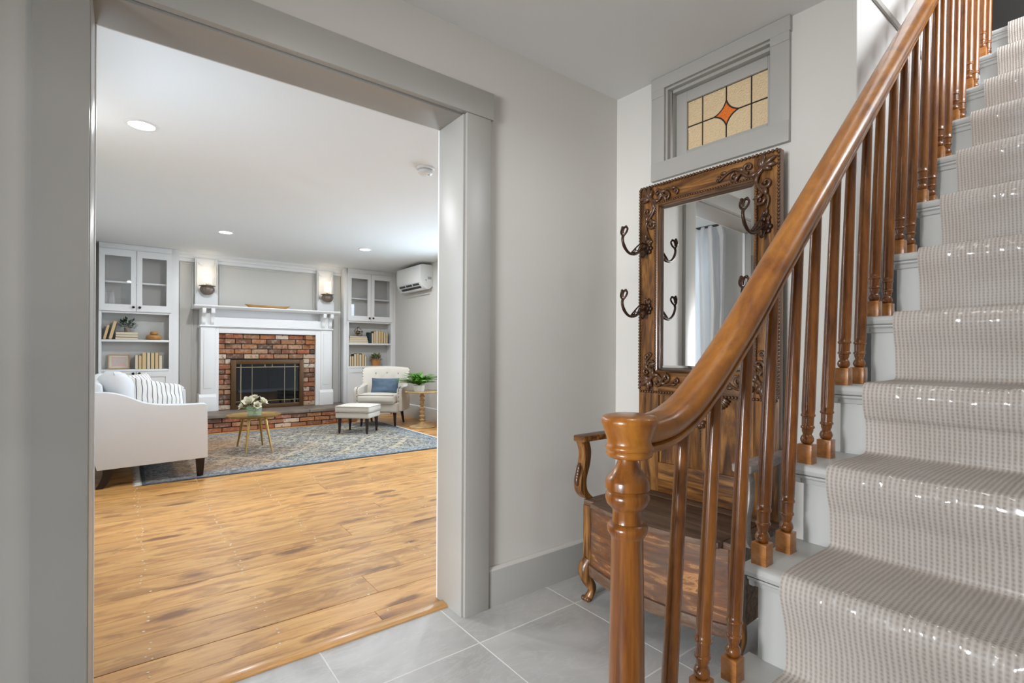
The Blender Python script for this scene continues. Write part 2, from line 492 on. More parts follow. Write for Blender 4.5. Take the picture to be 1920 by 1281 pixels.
# brick
t = NT('reclaimed_red_brick')
oi = t.n('ShaderNodeObjectInfo')
v = t.coord('Object', (1, 1, 1), 13.0)
n1 = t.noise(v, 16, 6, 0.65, 0.5)
cb = t.ramp(oi.outputs['Random'], [(0.0, (0.085, 0.06, 0.045)), (0.14, (0.22, 0.085, 0.045)), (0.32, (0.33, 0.105, 0.048)), (0.50, (0.36, 0.165, 0.068)), (0.66, (0.25, 0.125, 0.075)), (0.82, (0.42, 0.255, 0.15)), (1.0, (0.62, 0.51, 0.41))])
c = t.mix(t.ramp(n1, [(0.50, (0, 0, 0)), (0.70, (0.6, 0.6, 0.6))]), cb, (0.52, 0.40, 0.31))
c = t.mix(t.ramp(t.noise(v, 30, 4), [(0.55, (0, 0, 0)), (0.68, (0.8, 0.8, 0.8))]), c, (0.09, 0.06, 0.045))
t.base(c); t.set(Roughness=0.9); t.bump(n1, 0.6, 0.006)
M['brick'] = t.m
M['mortar'] = plain('dark_mortar', (0.07, 0.06, 0.055), 0.95)
M['slab'] = plain('brown_stone_slab', (0.20, 0.16, 0.13), 0.55, var=0.25, bump=0.2, bscale=25)
M['bronze'] = plain('brown_bronze_fire_door', (0.115, 0.062, 0.028), 0.4, 0.55)
M['gold_line'] = plain('antique_gold_bar', (0.38, 0.31, 0.19), 0.4, 0.5)
M['fireglass'] = plain('smoked_fire_glass', (0.004, 0.005, 0.007), 0.02, 0.0, Specular_IOR_Level=0.5)
M['sconce'] = plain('ribbed_brown_sconce_bowl', (0.20, 0.16, 0.13), 0.42, 0.4, bump=0.4, bscale=60)
M['brass'] = plain('brushed_gold_table', (0.46, 0.30, 0.10), 0.36, 0.8)
M['traywood'] = wood('honey_dough_bowl', [(0.3, (0.40, 0.19, 0.05)), (0.6, (0.60, 0.33, 0.10))], (3, 20, 20), 0.5)
M['spindle'] = wood('blond_turned_wood', [(0.3, (0.44, 0.27, 0.11)), (0.6, (0.60, 0.41, 0.20))], (12, 12, 5), 0.45, 0.1)
M['sofa'] = plain('white_slipcover', (0.67, 0.685, 0.71), 0.85, bump=0.15, bscale=500, Sheen_Weight=0.1)
M['cream'] = plain('cream_linen', (0.60, 0.555, 0.49), 0.9, bump=0.2, bscale=600, Sheen_Weight=0.1)
M['piping'] = plain('taupe_piping', (0.42, 0.38, 0.33), 0.9)
M['legdark'] = plain('espresso_leg', (0.014, 0.005, 0.004), 0.4)
M['blue'] = plain('slate_blue_tweed', (0.085, 0.125, 0.18), 0.95, bump=0.5, bscale=400, var=0.35)
t = NT('white_striped_cotton')
sx = t.n('ShaderNodeSeparateXYZ'); t.l(t.n('ShaderNodeTexCoord').outputs['Object'], sx.inputs[0])
w = t.math('FRACT', t.math('MULTIPLY', t.math('ADD', sx.outputs[0], 1.0), 28.0))
t.base(t.ramp(w, [(0.0, (0.08, 0.09, 0.11)), (0.15, (0.08, 0.09, 0.11)), (0.19, (0.72, 0.71, 0.69)), (0.97, (0.72, 0.71, 0.69))])); t.set(Roughness=0.9)
M['stripe'] = t.m
M['pages'] = plain('yellowed_page_edges', (0.66, 0.49, 0.27), 0.9, bump=0.3, bscale=300)
M['pages2'] = plain('pale_page_edges', (0.70, 0.60, 0.44), 0.9, bump=0.3, bscale=300)
M['cover'] = plain('dark_book_cover', (0.05, 0.038, 0.03), 0.6)
M['cover_cream'] = plain('cream_book_cover', (0.62, 0.56, 0.46), 0.6)
M['cover_teal'] = plain('dark_teal_book_cover', (0.012, 0.028, 0.030), 0.5)
M['leaf'] = plain('fern_leaf_green', (0.12, 0.30, 0.035), 0.5, var=0.5)
M['leaf_dark'] = plain('dark_olive_leaf', (0.025, 0.055, 0.022), 0.55, var=0.4)
M['leaf_yellow'] = plain('succulent_leaf', (0.22, 0.24, 0.05), 0.5, var=0.5)
M['potgrey'] = plain('taupe_stone_pot', (0.26, 0.22, 0.18), 0.8, bump=0.3, bscale=60)
M['potwhite'] = plain('white_ceramic_pot', (0.76, 0.76, 0.74), 0.35)
M['terracotta'] = plain('orange_terracotta', (0.56, 0.24, 0.075), 0.7)
M['woodjar'] = wood('carved_honey_wood', [(0.3, (0.36, 0.17, 0.045)), (0.6, (0.56, 0.30, 0.09))], (10, 10, 30), 0.5)
M['soil'] = plain('dark_soil', (0.03, 0.02, 0.015), 1.0)
M['petal'] = plain('cream_petal', (0.80, 0.77, 0.62), 0.6)
M['plastic'] = plain('white_plastic', (0.74, 0.75, 0.75), 0.4)
M['grey_label'] = plain('grey_label_print', (0.40, 0.40, 0.39), 0.6)
M['curtain'] = plain('sheer_white_curtain', (0.82, 0.82, 0.82), 0.9)
_n = M['curtain'].node_tree
_tl = _n.nodes.new('ShaderNodeBsdfTranslucent'); _tl.inputs[0].default_value = (0.9, 0.9, 0.9, 1)
_mx = _n.nodes.new('ShaderNodeMixShader'); _mx.inputs[0].default_value = 0.5
_n.links.new(_n.nodes['Principled BSDF'].outputs[0], _mx.inputs[1]); _n.links.new(_tl.outputs[0], _mx.inputs[2]); _n.links.new(_mx.outputs[0], _n.nodes['Material Output'].inputs[0])
M['gilt'] = plain('gilt_wire', (0.20, 0.115, 0.05), 0.35, 0.8)
M['frame_wood'] = plain('pale_oak_frame', (0.46, 0.30, 0.16), 0.5)

def emit(name, c, s):
    t = NT(name); t.base((0, 0, 0)); t.b.inputs['Emission Color'].default_value = (*c, 1); t.b.inputs['Emission Strength'].default_value = s
    return t.m
M['lens'] = emit('lit_downlight_lens', (1.0, 0.97, 0.92), 9.0)
M['bulb'] = emit('lit_candle_bulb', (1.0, 0.84, 0.60), 14.0)

# faded rug
t = NT('faded_persian_rug')
pos = t.n('ShaderNodeTexCoord').outputs['Object']
warp = t.n('ShaderNodeTexNoise'); warp.inputs['Scale'].default_value = 6; warp.inputs['Detail'].default_value = 3; t.l(pos, warp.inputs['Vector'])
wv = t.n('ShaderNodeVectorMath', operation='MULTIPLY_ADD'); t.l(warp.outputs['Color'], wv.inputs[0]); wv.inputs[1].default_value = (0.22, 0.22, 0); t.l(pos, wv.inputs[2])
s1 = t.n('ShaderNodeSeparateXYZ'); t.l(wv.outputs[0], s1.inputs[0])
def lat(a, b, per):
    e = t.math('ADD', t.math('MULTIPLY', s1.outputs[0], a), t.math('MULTIPLY', s1.outputs[1], b))
    return t.math('ABSOLUTE', t.math('SUBTRACT', t.math('FRACT', t.math('MULTIPLY', e, 1 / per)), 0.5))
d = t.math('MINIMUM', lat(1, 0.8, 0.62), lat(1, -0.8, 0.62))
d2 = t.math('MINIMUM', lat(1, 0.8, 0.21), lat(1, -0.8, 0.21))
grain = t.noise(t.coord('Object', (10, 15, 1)), 1.6, 7, 0.72, 2.2)
big = t.noise(t.coord('Object', (1, 1, 1)), 1.3, 3)
c = t.ramp(grain, [(0.38, (0.020, 0.026, 0.036)), (0.46, (0.075, 0.085, 0.095)), (0.51, (0.19, 0.18, 0.155)), (0.57, (0.50, 0.46, 0.385)), (0.7, (0.60, 0.56, 0.48))])
c = t.mix(t.ramp(d2, [(0.04, (0.28, 0.28, 0.28)), (0.12, (0, 0, 0))]), c, (0.50, 0.45, 0.36))
c = t.mix(t.ramp(d, [(0.020, (0.55, 0.55, 0.55)), (0.045, (0, 0, 0))]), c, (0.55, 0.44, 0.28))
warmth = t.n('ShaderNodeSeparateXYZ'); t.l(pos, warmth.inputs[0])
wx = t.ramp(t.math('ADD', t.math('MULTIPLY', warmth.outputs[0], -0.33), big), [(0.50, (0, 0, 0)), (0.85, (0.65, 0.65, 0.65))])
c = t.mix(wx, c, t.mix(grain, (0.06, 0.035, 0.02), (0.52, 0.26, 0.09)))
ex = t.math('SUBTRACT', 1.475, t.math('ABSOLUTE', warmth.outputs[0])); ey = t.math('SUBTRACT', 1.225, t.math('ABSOLUTE', warmth.outputs[1]))
ed = t.math('MINIMUM', ex, ey)
c = t.mix(t.ramp(ed, [(0.16, (0.7, 0.7, 0.7)), (0.28, (0, 0, 0))]), c, t.mix(t.ramp(grain, [(0.4, (0, 0, 0)), (0.62, (1, 1, 1))]), (0.030, 0.055, 0.09), (0.42, 0.46, 0.48)))
c = t.mix(t.ramp(ed, [(0.02, (0.8, 0.8, 0.8)), (0.03, (0, 0, 0))]), c, (0.06, 0.085, 0.12))
t.base(c); t.set(Roughness=0.95); t.bump(grain, 0.4, 0.004)
M['rug'] = t.m
M['fringe'] = plain('white_cotton_fringe', (0.66, 0.66, 0.62), 0.9)

# =================================================================== SETTING
HC, LC = 2.395, 2.445            # hall and living-room ceiling heights
XL, XR = -0.36, 3.71             # living-room side walls
YA0, YA1, YB = 1.746, 1.93, 8.36 # hall wall faces, living-room back wall
RB = R(2.0 - 90.0)               # frame of the hall's end wall: x runs along it to the stairs, -y into the hall
OB = (2.023, 1.746, 0.0)

# hall floor with square tiles
fl = struct(MB().box(-1.7, 2.25, -0.4, 1.846, -0.12, -0.0006).build('floor', M['grout']), 'grey tiled hall floor with pale grout')
xs = [-1.7] + [0.551 + 0.49 * k for k in range(-4, 4)] + [2.25]
ys = [-0.4, 0.058, 0.554, 1.05, 1.546, 1.846]
for i in range(len(xs) - 1):
    for j in range(len(ys) - 1):
        g = 0.0024
        b = MB().box(xs[i] + g, xs[i + 1] - g, ys[j] + g, ys[j + 1] - g, -0.02, 0.0)
        b.build('tile', M['tile'], fl, bev=0.0008, bseg=1)

# living-room floor with pine boards
lf = struct(MB().box(XL, XR, 1.846, YB, -0.12, -0.006).build('floor', M['legdark']), 'honey pine board floor of the living room')
y = 1.86
rnd = random.Random(3)
k = 0
while y < YB:
    w = [0.135, 0.150, 0.205, 0.19, 0.21, 0.155, 0.22, 0.18][k % 8]
    y1 = min(YB, y + w)
    cuts = [XL]
    x = XL + rnd.uniform(0.3, 4.0)
    while x < XR - 0.3:
        cuts.append(x); x += rnd.uniform(2.8, 4.0)
    cuts.append(XR)
    for a, b in zip(cuts[:-1], cuts[1:]):
        dz = rnd.uniform(-0.0012, 0.0)
        MB().box(a + 0.0006, b - 0.0006, y + 0.0008, y1 - 0.0008, -0.02, dz).build('plank', M['pine'], lf, bev=0.0012, bseg=1)
    y = y1; k += 1
nb = MB()
for xr in (0.065, 0.455, 0.86, 1.26, 1.66, 2.06, 2.46, 2.86, 3.26):
    yy = 1.93
    while yy < 5.0:
        yy += rnd.uniform(0.018, 0.06)
        if rnd.random() < 0.35: continue
        x0 = xr + rnd.gauss(0, 0.012); r_ = rnd.uniform(0.0028, 0.0052)
        nb.lathe([(r_ * 1.3, -0.001), (r_, 0.0008), (r_ * 0.5, 0.0011)], x0, yy, 6)
o = nb.build('nail_head', M['nail'], lf); o['kind'] = 'stuff'
tag(o, 'pale nail heads in lines across the boards')
# threshold strip
struct(MB().prism([(1.843, 0.0), (1.843, 0.006), (1.850, 0.013), (1.880, 0.015), (1.893, 0.011), (1.898, 0.0)], 'x', -0.078, 1.079).build('trim_1', M['pine_trim'], bev=0.001),
       'honey wood threshold strip between tiles and boards')

# ceilings
struct(MB().box(-1.7, 2.06, 0.675, 1.75, HC, HC + 0.1).box(-1.7, 0.85, -0.4, 0.675, HC, HC + 0.1).build('ceiling', M['ceil']), 'flat off-white hall ceiling')
struct(MB().box(XL, XR, YA1, YB, LC, LC + 0.1).build('ceiling', M['ceil_living']), 'flat white living-room ceiling')
struct(MB().box(0.7, 5.0, -0.4, 0.83, 5.1, 5.2).build('ceiling', M['ceil']), 'ceiling high over the stairwell')

# hall wall with the wide cased opening
struct(MB().box(-1.7, -0.098, YA0, YA1, 0, 2.62).box(1.099, 2.25, YA0, YA1, 0, 2.62).box(-0.098, 1.099, YA0, YA1, 2.062, 2.62).build('wall_left', M['wall']),
       'greige hall wall with the wide opening to the living room')
# end wall with the small high window
we = sempty('wall_back', 'greige end wall of the hall behind the hall tree', OB, RB)
MB().box(-0.05, 0.30, 0, 0.15, 0, 2.45).box(0.78, 1.071, 0, 0.15, 0, 2.45).box(0.30, 0.78, 0, 0.15, 0, 1.99).box(0.30, 0.78, 0, 0.15, 2.335, 2.45).build('wall_panel', M['wall'], we)
# stairwell and outer walls
struct(MB().box(2.063, 5.0, 0.675, 0.83, 0, 5.1).box(0.7, 2.063, 0.675, 0.83, HC + 0.1, 5.1).build('wall_stairwell', M['ceil']), 'pale stairwell wall beside the upper flight')
struct(MB().box(-1.7, 2.1, -0.55, -0.4, 0, 5.1).box(3.5, 5.0, -0.55, -0.4, 0, 5.1).box(2.1, 3.5, -0.55, -0.4, 0, 2.6).box(2.1, 3.5, -0.55, -0.4, 3.85, 5.1).build('wall_right', M['wall']), 'greige wall on the far side of the stairs')
struct(MB().box(0.7, 0.85, -0.4, 0.675, HC + 0.1, 5.1).build('wall_upper', M['wall']), 'wall over the foot of the stairwell')
struct(MB().box(4.15, 4.3, -0.4, 0.675, 2.65, 5.1).build('wall_landing', M['dark']), 'wall at the top of the stairs, coloured as the unlit upstairs hall')  # near-black colour stands in for the shade of the upstairs hall
struct(MB().box(-1.85, -1.7, -0.55, 0.05, 0, 2.6).box(-1.85, -1.7, 1.26, 1.93, 0, 2.6).box(-1.85, -1.7, 0.05, 1.26, 2.12, 2.6).build('wall_front', M['wall']), 'hall wall around the front door')
# living-room walls
struct(MB().box(XL - 0.15, XL, YA1, 2.4, 0, 2.6).box(XL - 0.15, XL, 3.7, YB + 0.1, 0, 2.6).box(XL - 0.15, XL, 2.4, 3.7, 0, 0.75).box(XL - 0.15, XL, 2.4, 3.7, 2.12, 2.6).build('wall_living_left', M['wall_living']), 'living-room wall behind the sofa')
struct(MB().box(XR, XR + 0.15, YA1, 3.1, 0, 2.6).box(XR, XR + 0.15, 4.7, 5.0, 0, 2.6).box(XR, XR + 0.15, 6.2, YB + 0.1, 0, 2.6).box(XR, XR + 0.15, 3.1, 4.7, 0, 0.75).box(XR, XR + 0.15, 3.1, 4.7, 2.12, 2.6).box(XR, XR + 0.15, 5.0, 6.2, 0, 0.75).box(XR, XR + 0.15, 5.0, 6.2, 2.12, 2.6).build('wall_living_right', M['wall_living']), 'living-room wall under the air conditioner')
struct(MB().box(XL, XR, YB, YB + 0.15, 0, 2.6).build('wall_living_back', M['wall_living']), 'greige living-room wall behind the fireplace')

# casing of the opening
tr = sempty('trim_2', 'grey painted casing around the living-room opening')
MB().box(1.089, 1.207, 1.724, YA0, 0, 2.05).build('side_casing', M['trim'], tr, bev=0.002)
MB().box(-0.191, -0.081, 1.724, YA0, 0, 2.05).build('side_casing', M['trim'], tr, bev=0.002)
MB().box(-0.205, 1.218, 1.719, YA0, 2.05, 2.161).build('head_casing', M['trim'], tr, bev=0.002)
MB().box(1.0795, 1.099, 1.738, 1.936, 0, 2.046).build('jamb', M['trim'], tr, bev=0.002)
MB().box(-0.098, -0.0785, 1.738, 1.936, 0, 2.046).build('jamb', M['trim'], tr, bev=0.002)
MB().box(-0.098, 1.099, 1.757, 1.936, 2.046, 2.062).build('head_jamb', M['trim'], tr, bev=0.002)
MB().box(-0.19, -0.075, 1.93, 1.95, 0, 2.05).build('side_casing', M['white'], tr, bev=0.002)
MB().box(1.082, 1.20, 1.93, 1.95, 0, 2.05).build('side_casing', M['white'], tr, bev=0.002)
MB().box(-0.2, 1.21, 1.93, 1.95, 2.05, 2.16).build('head_casing', M['white'], tr, bev=0.002)

# baseboards
def baseboard(name, label, parent_loc, rot, x0, x1, m1, m2, h=0.152):
    e = sempty(name, label, parent_loc, rot)
    MB().box(x0, x1, -0.016, 0, 0, h).build('board', m1, e, bev=0.001)
    MB().prism([(0, h), (-0.016, h), (-0.014, h + 0.007), (-0.007, h + 0.013), (0, h + 0.014)], 'x', x0, x1).build('cap_molding', m2, e)
    return e
baseboard('baseboard_left', 'grey baseboard along the wall beside the opening', (0, YA0, 0), 0, 1.207, 2.03, M['base'], M['wall'])
baseboard('baseboard_back', 'grey baseboard of the end wall behind the hall tree', OB, RB, 0.0, 1.07, M['base'], M['wall'])
baseboard('baseboard_right', 'pale baseboard under the air conditioner', (XR, 0, 0), R(-90), -8.1, -1.95, M['wall_living'], M['white'], 0.2)

# thin joint strip on the stairwell wall at floor level
struct(MB().box(2.07, 4.15, 0.665, 0.675, 2.405, 2.428).build('trim_3', M['trim'], bev=0.002), 'thin grey joint strip on the stairwell wall')

# crown along the fireplace wall
struct(MB().prism([(YB, LC), (YB - 0.085, LC), (YB - 0.08, LC - 0.025), (YB - 0.045, LC - 0.045), (YB - 0.038, LC - 0.075), (YB - 0.022, LC - 0.080), (YB - 0.020, LC - 0.120), (YB, LC - 0.125)], 'x', 0.56, 2.86).build('trim_4', M['white']), 'white crown molding over the fireplace')

# front door behind the camera (daylight comes through its glass)
dr = sempty('door_1', 'glazed front doorway with an added white leaf that shades the hall wall')
for a, b in ((0.05, 0.11), (0.40, 0.46), (1.20, 1.26)):
    MB().box(-1.83, -1.72, a, b, 0, 2.12).build('post', M['trim'], dr, bev=0.003)
MB().box(-1.83, -1.72, 0.11, 1.20, 1.66, 2.12).build('head', M['trim'], dr)
for a, b in ((0.11, 0.40), (0.46, 1.20)):
    z0 = 0.3
    MB().box(-1.80, -1.75, a, b, 0, z0).build('panel', M['white'], dr, bev=0.003)
    MB().box(-1.78, -1.775, a, b, z0, 1.66).build('pane', M['pane'], dr)
    for zz in (0.98,):
        MB().box(-1.79, -1.765, a, b, zz - 0.012, zz + 0.012).build('muntin', M['white'], dr)
leaf = MB().box(-1.715, -0.965, 1.205, 1.247, 0.01, 2.03).build('added_door_leaf', M['white'], dr, bev=0.004)  # unseen leaf added to block daylight from the wall left of the opening
for za, zb in ((0.2, 0.85), (1.05, 1.85)):
    for xa, xb in ((-1.62, -1.38), (-1.30, -1.06)):
        MB().box(xa, xb, 1.198, 1.206, za, zb).build('raised_panel', M['white'], leaf, bev=0.006)
MB().lathe([(0.0, 0), (0.02, 0.002), (0.028, 0.02), (0.02, 0.045), (0.008, 0.05), (0.008, 0.07)], 0, 0, 12).xf(Matrix.Translation((-1.02, 1.205, 0.98)) @ Matrix.Rotation(R(90), 4, 'X') @ Matrix.Rotation(R(180), 4, 'X') @ Matrix.Translation((0, 0, -0.07))).build('handle', M['brass'], dr)

def window(name, label, loc, rot, w, z0, z1):
    """casing, sash and panes in the xz plane; the room is at -y"""
    e = sempty(name, label, loc, rot)
    MB().box(-w / 2 - 0.09, -w / 2, -0.02, 0.0, z0 - 0.02, z1).build('side_casing', M['white'], e, bev=0.003)
    MB().box(w / 2, w / 2 + 0.09, -0.02, 0.0, z0 - 0.02, z1).build('side_casing', M['white'], e, bev=0.003)
    MB().box(-w / 2 - 0.1, w / 2 + 0.1, -0.024, 0.0, z1, z1 + 0.1).build('head_casing', M['white'], e, bev=0.003)
    MB().box(-w / 2 - 0.12, w / 2 + 0.12, -0.06, 0.04, z0 - 0.045, z0 - 0.02).build('sill', M['white'], e, bev=0.004)
    zm = (z0 + z1) / 2
    for (a, b, yy) in ((z0 - 0.02, zm + 0.02, 0.03), (zm - 0.02, z1, 0.07)):
        for q in range(2):
            c = -w / 4 + q * w / 2
            h = w / 4
            s_ = MB()
            s_.box(c - h, c - h + 0.045, yy, yy + 0.03, a, b).box(c + h - 0.045, c + h, yy, yy + 0.03, a, b).box(c - h + 0.045, c + h - 0.045, yy, yy + 0.03, a, a + 0.045).box(c - h + 0.045, c + h - 0.045, yy, yy + 0.03, b - 0.045, b)
            so = s_.build('sash', M['white'], e)
            MB().box(c - h + 0.045, c + h - 0.045, yy + 0.013, yy + 0.017, a + 0.045, b - 0.045).build('pane', M['pane'], so)
    return e
window('window_2', 'white double-hung window behind white curtains', (XL, 3.05, 0), R(90), 1.3, 0.77, 2.12)
window('window_3', 'white double-hung window beside the opening', (XR, 3.9, 0), R(-90), 1.6, 0.77, 2.12)
window('added_window_5', 'unseen white double-hung window added short of the air conditioner for light', (XR, 5.6, 0), R(-90), 1.2, 0.77, 2.12)  # added out of view to light the back of the living room
window('added_window_4', 'unseen high white window placed over the stairs to light the stairwell', (2.8, -0.4, 0), R(180), 1.4, 2.62, 3.85)  # unseen, set at this height so its light reaches the stairwell wall

# curtains in the living room, seen in the hall-tree mirror
def curtain(y0, y1, label):
    mb = MB(); n = 60; vs = []; fs = []
    for i in range(n + 1):
        f = i / n; yy = y0 + (y1 - y0) * f
        wob = 0.028 * math.sin(f * 2 * PI * 5 + 0.4) + 0.012 * math.sin(f * 2 * PI * 11)
        for j, zz in enumerate((0.03, 0.7, 1.5, 2.1, 2.2)):
            s_ = 1.0 if j < 4 else 0.6
            vs.append((XL + 0.12 + wob * s_, yy + 0.02 * math.sin(j * 1.7 + i * .1), zz)); vs.append((XL + 0.125 + wob * s_, yy + 0.02 * math.sin(j * 1.7 + i * .1), zz))
    for i in range(n):
        for j in range(4):
            a = i * 10 + j * 2; b = a + 10
            fs += [(a, b, b + 2, a + 2), (a + 1, a + 3, b + 3, b + 1)]
    mb.add(vs, fs)
    return tag(mb.build('curtain', M['curtain'], smooth=80), label, 'curtain', 'white curtains of the living-room window')
curtain(2.18, 2.62, 'white curtain panel in the mirror, on the side nearer the opening')
curtain(3.42, 3.95, 'white curtain panel in the mirror, on the side nearer the sofa')
rod = thing('curtain_rod', 'dark rod carrying the white living-room curtains', 'curtain rod', (XL, 3.05, 2.2))
MB().tube([(0.12, -1.0, 0), (0.12, 1.0, 0)], 0.011, 10).build('rod', M['black'], rod)
for s_ in (-0.9, 0.9):
    MB().tube([(0.0, s_, 0), (0.12, s_, 0)], 0.008, 8).build('bracket', M['black'], rod)
    MB().ball((0.12, math.copysign(1.01, s_), 0), 0.02).build('finial', M['black'], rod)

# =================================================================== STAINED-GLASS WINDOW in the end wall
wn = sempty('window_1', 'small leaded amber glass window with an orange diamond', OB, RB)
CA = dict(x0=0.224, x1=0.853, z0=1.905, z1=2.393, ix0=0.295, ix1=0.780, iz0=1.988, iz1=2.335)
MB().box(CA['x0'], CA['ix0'], -0.02, 0, CA['iz0'] - 0.001, 2.30).build('side_casing', M['trim'], wn, bev=0.0015)
MB().box(CA['ix1'], CA['x1'], -0.02, 0, CA['iz0'] - 0.001, 2.30).build('side_casing', M['trim'], wn, bev=0.0015)
MB().box(CA['x0'], CA['x1'] + 0.003, -0.022, 0, CA['iz1'], CA['z1']).box(CA['x0'], CA['ix0'], -0.021, 0, 2.30, CA['iz1']).box(CA['ix1'], CA['x1'], -0.021, 0, 2.30, CA['iz1']).build('head_casing', M['trim'], wn)
MB().box(CA['x0'], CA['x1'], -0.022, 0, CA['z0'], CA['iz0']).build('bottom_casing', M['trim'], wn, bev=0.0015)
# jamb lining
j = MB().box(0.295, 0.305, -0.006, 0.14, 1.988, 2.335).box(0.775, 0.785, -0.006, 0.14, 1.988, 2.335).box(0.305, 0.775, -0.006, 0.14, 2.325, 2.335).box(0.305, 0.775, -0.006, 0.14, 1.985, 1.995)
j.build('jamb_lining', M['trim'], wn)
j = MB().box(0.305, 0.317, 0.018, 0.05, 1.995, 2.325).box(0.763, 0.775, 0.018, 0.05, 1.995, 2.325).box(0.317, 0.763, 0.018, 0.05, 2.311, 2.325)
j.build('stop_strip', M['trim'], wn, bev=0.001)
GX0, GX1, GZ0, GZ1, GY = 0.371, 0.741, 2.033, 2.262, 0.062
MB().box(0.317, GX0, 0.05, 0.08, 1.995, 2.325).build('sash_stile', M['trim'], wn, bev=0.002)
MB().box(GX1, 0.765, 0.05, 0.08, 1.995, 2.325).build('sash_stile', M['trim'], wn, bev=0.002)
MB().box(GX0, GX1, 0.05, 0.08, GZ1, 2.325).build('sash_rail', M['trim'], wn, bev=0.002)
MB().box(GX0, GX1, 0.05, 0.08, 1.995, GZ0).build('sash_rail', M['trim'], wn, bev=0.002)
V1, V2, CXG, CZG = 0.445, 0.669, 0.558, 2.145
DW, DH = 0.056, 0.056
def arc(p, q, bul, n=8):
    """curve from p to q bulging towards the diamond's centre"""
    p = Vector(p); q = Vector(q); c = Vector((CXG, CZG)); mid = (p + q) / 2
    ctrl = mid + (c - mid) * bul
    return [((1 - s_) ** 2 * p + 2 * (1 - s_) * s_ * ctrl + s_ * s_ * q) for s_ in [i / n for i in range(n + 1)]]
T, Bt, Lf, Rt = (CXG, CZG + DH), (CXG, CZG - DH), (CXG - DW, CZG), (CXG + DW, CZG)
a_tl, a_tr, a_bl, a_br = arc(T, Lf, 0.55), arc(T, Rt, 0.55), arc(Bt, Lf, 0.55), arc(Bt, Rt, 0.55)
def pane(poly, m, nm='pane'):
    MB().prism([tuple(p) for p in poly], 'y', GY, GY + 0.004).build(nm, m, wn, smooth=0)
for (xa, xb) in ((GX0, V1), (V2, GX1)):
    for (za, zb) in ((GZ0, CZG), (CZG, GZ1)):
        pane([(xa, za), (xb, za), (xb, zb), (xa, zb)], M['amber'])
pane([(V1, CZG), (V1, GZ1), (CXG, GZ1)] + a_tl, M['amber'])
pane([(V2, CZG), (V2, GZ1), (CXG, GZ1)] + a_tr, M['amber'])
pane([(V1, CZG), (V1, GZ0), (CXG, GZ0)] + a_bl, M['amber'])
pane([(V2, CZG), (V2, GZ0), (CXG, GZ0)] + a_br, M['amber'])
o_ = a_tl + a_bl[::-1][1:] + a_br[1:] + a_tr[::-1][1:-1]
MB().prism([tuple(p) for p in o_], 'y', GY - 0.001, GY + 0.005).build('diamond_pane', M['orange_glass'], wn, smooth=0)
def came(pts, r_=0.0032):
    MB().tube([(p[0], GY, p[1]) for p in pts], r_, 6).build('lead_came', M['lead'], wn)
came([(V1, GZ0), (V1, GZ1)]); came([(V2, GZ0), (V2, GZ1)])
came([(GX0, CZG), Lf]); came([Rt, (GX1, CZG)]); came([T, (CXG, GZ1)]); came([Bt, (CXG, GZ0)])
for q in (a_tl, a_tr, a_bl, a_br): came(q, 0.0036)
came([(GX0, GZ0), (GX1, GZ0), (GX1, GZ1), (GX0, GZ1), (GX0, GZ0)], 0.002)
MB().box(0.295, 0.785, 0.1, 0.14, 1.985, 2.335).build('backing_board', M['ceil'], wn)
# =================================================================== STAIRCASE
RISE, RUN, X3, YS = 0.2062, 0.2317, 1.05, 0.555
# the old flight is uneven: nosing positions and tread heights step by step
NXT = [0.37, 0.602, 0.838, 1.073, 1.297, 1.525, 1.758, 1.992, 2.243, 2.458, 2.684, 2.925, 3.192, 3.440, 3.690]
NZT = [0.0, 0.206, 0.412, 0.618, 0.810, 0.994, 1.192, 1.408, 1.624, 1.833, 2.042, 2.251, 2.490, 2.709]
NX = lambda n: NXT[n]
NZ = lambda n: NZT[n]
st = thing('staircase', 'pale grey painted staircase climbing beside the hall tree', 'staircase')
for n in range(1, 14):
    x0, z = NX(n), NZ(n)
    x1 = NX(n + 1) + 0.035 if n < 13 else 4.15
    # tread with a rounded nosing
    pr = [(x1, z - 0.027), (x1, z), (x0 + 0.012, z), (x0 + 0.004, z - 0.004), (x0, z - 0.0135), (x0 + 0.004, z - 0.023), (x0 + 0.012, z - 0.027)]
    MB().prism(pr, 'y', -0.395, YS + 0.012).build('tread', M['stairpaint'], st, bev=0.002)
    if n < 13 or True:
        MB().box(x0 + 0.028, x0 + 0.046, -0.395, YS - 0.012, NZ(n - 1), z - 0.027).build('riser', M['stairpaint'], st)
    cv = [(x0 + 0.028, z - 0.027), (x0 + 0.008, z - 0.027), (x0 + 0.009, z - 0.032), (x0 + 0.017, z - 0.037), (x0 + 0.021, z - 0.048), (x0 + 0.028, z - 0.05)]
    MB().prism(cv, 'y', -0.395, YS + 0.003).build('cove_molding', M['stairpaint'], st)
    if n < 13:
        MB().box(x0 + 0.012, NX(n + 1) + 0.03, YS - 0.012, YS + 0.002, z - 0.047, z - 0.027).build('side_molding', M['stairpaint'], st, bev=0.004)
saw = [(NX(1) + 0.03, 0)]
for n in range(1, 13):
    saw += [(NX(n) + 0.03, NZ(n) - 0.028), (NX(n + 1) + 0.03, NZ(n) - 0.028)]
saw += [(NX(13) + 0.03, 0)]
MB().prism(saw, 'y', YS - 0.035, YS - 0.012).build('stringer', M['stairpaint'], st)

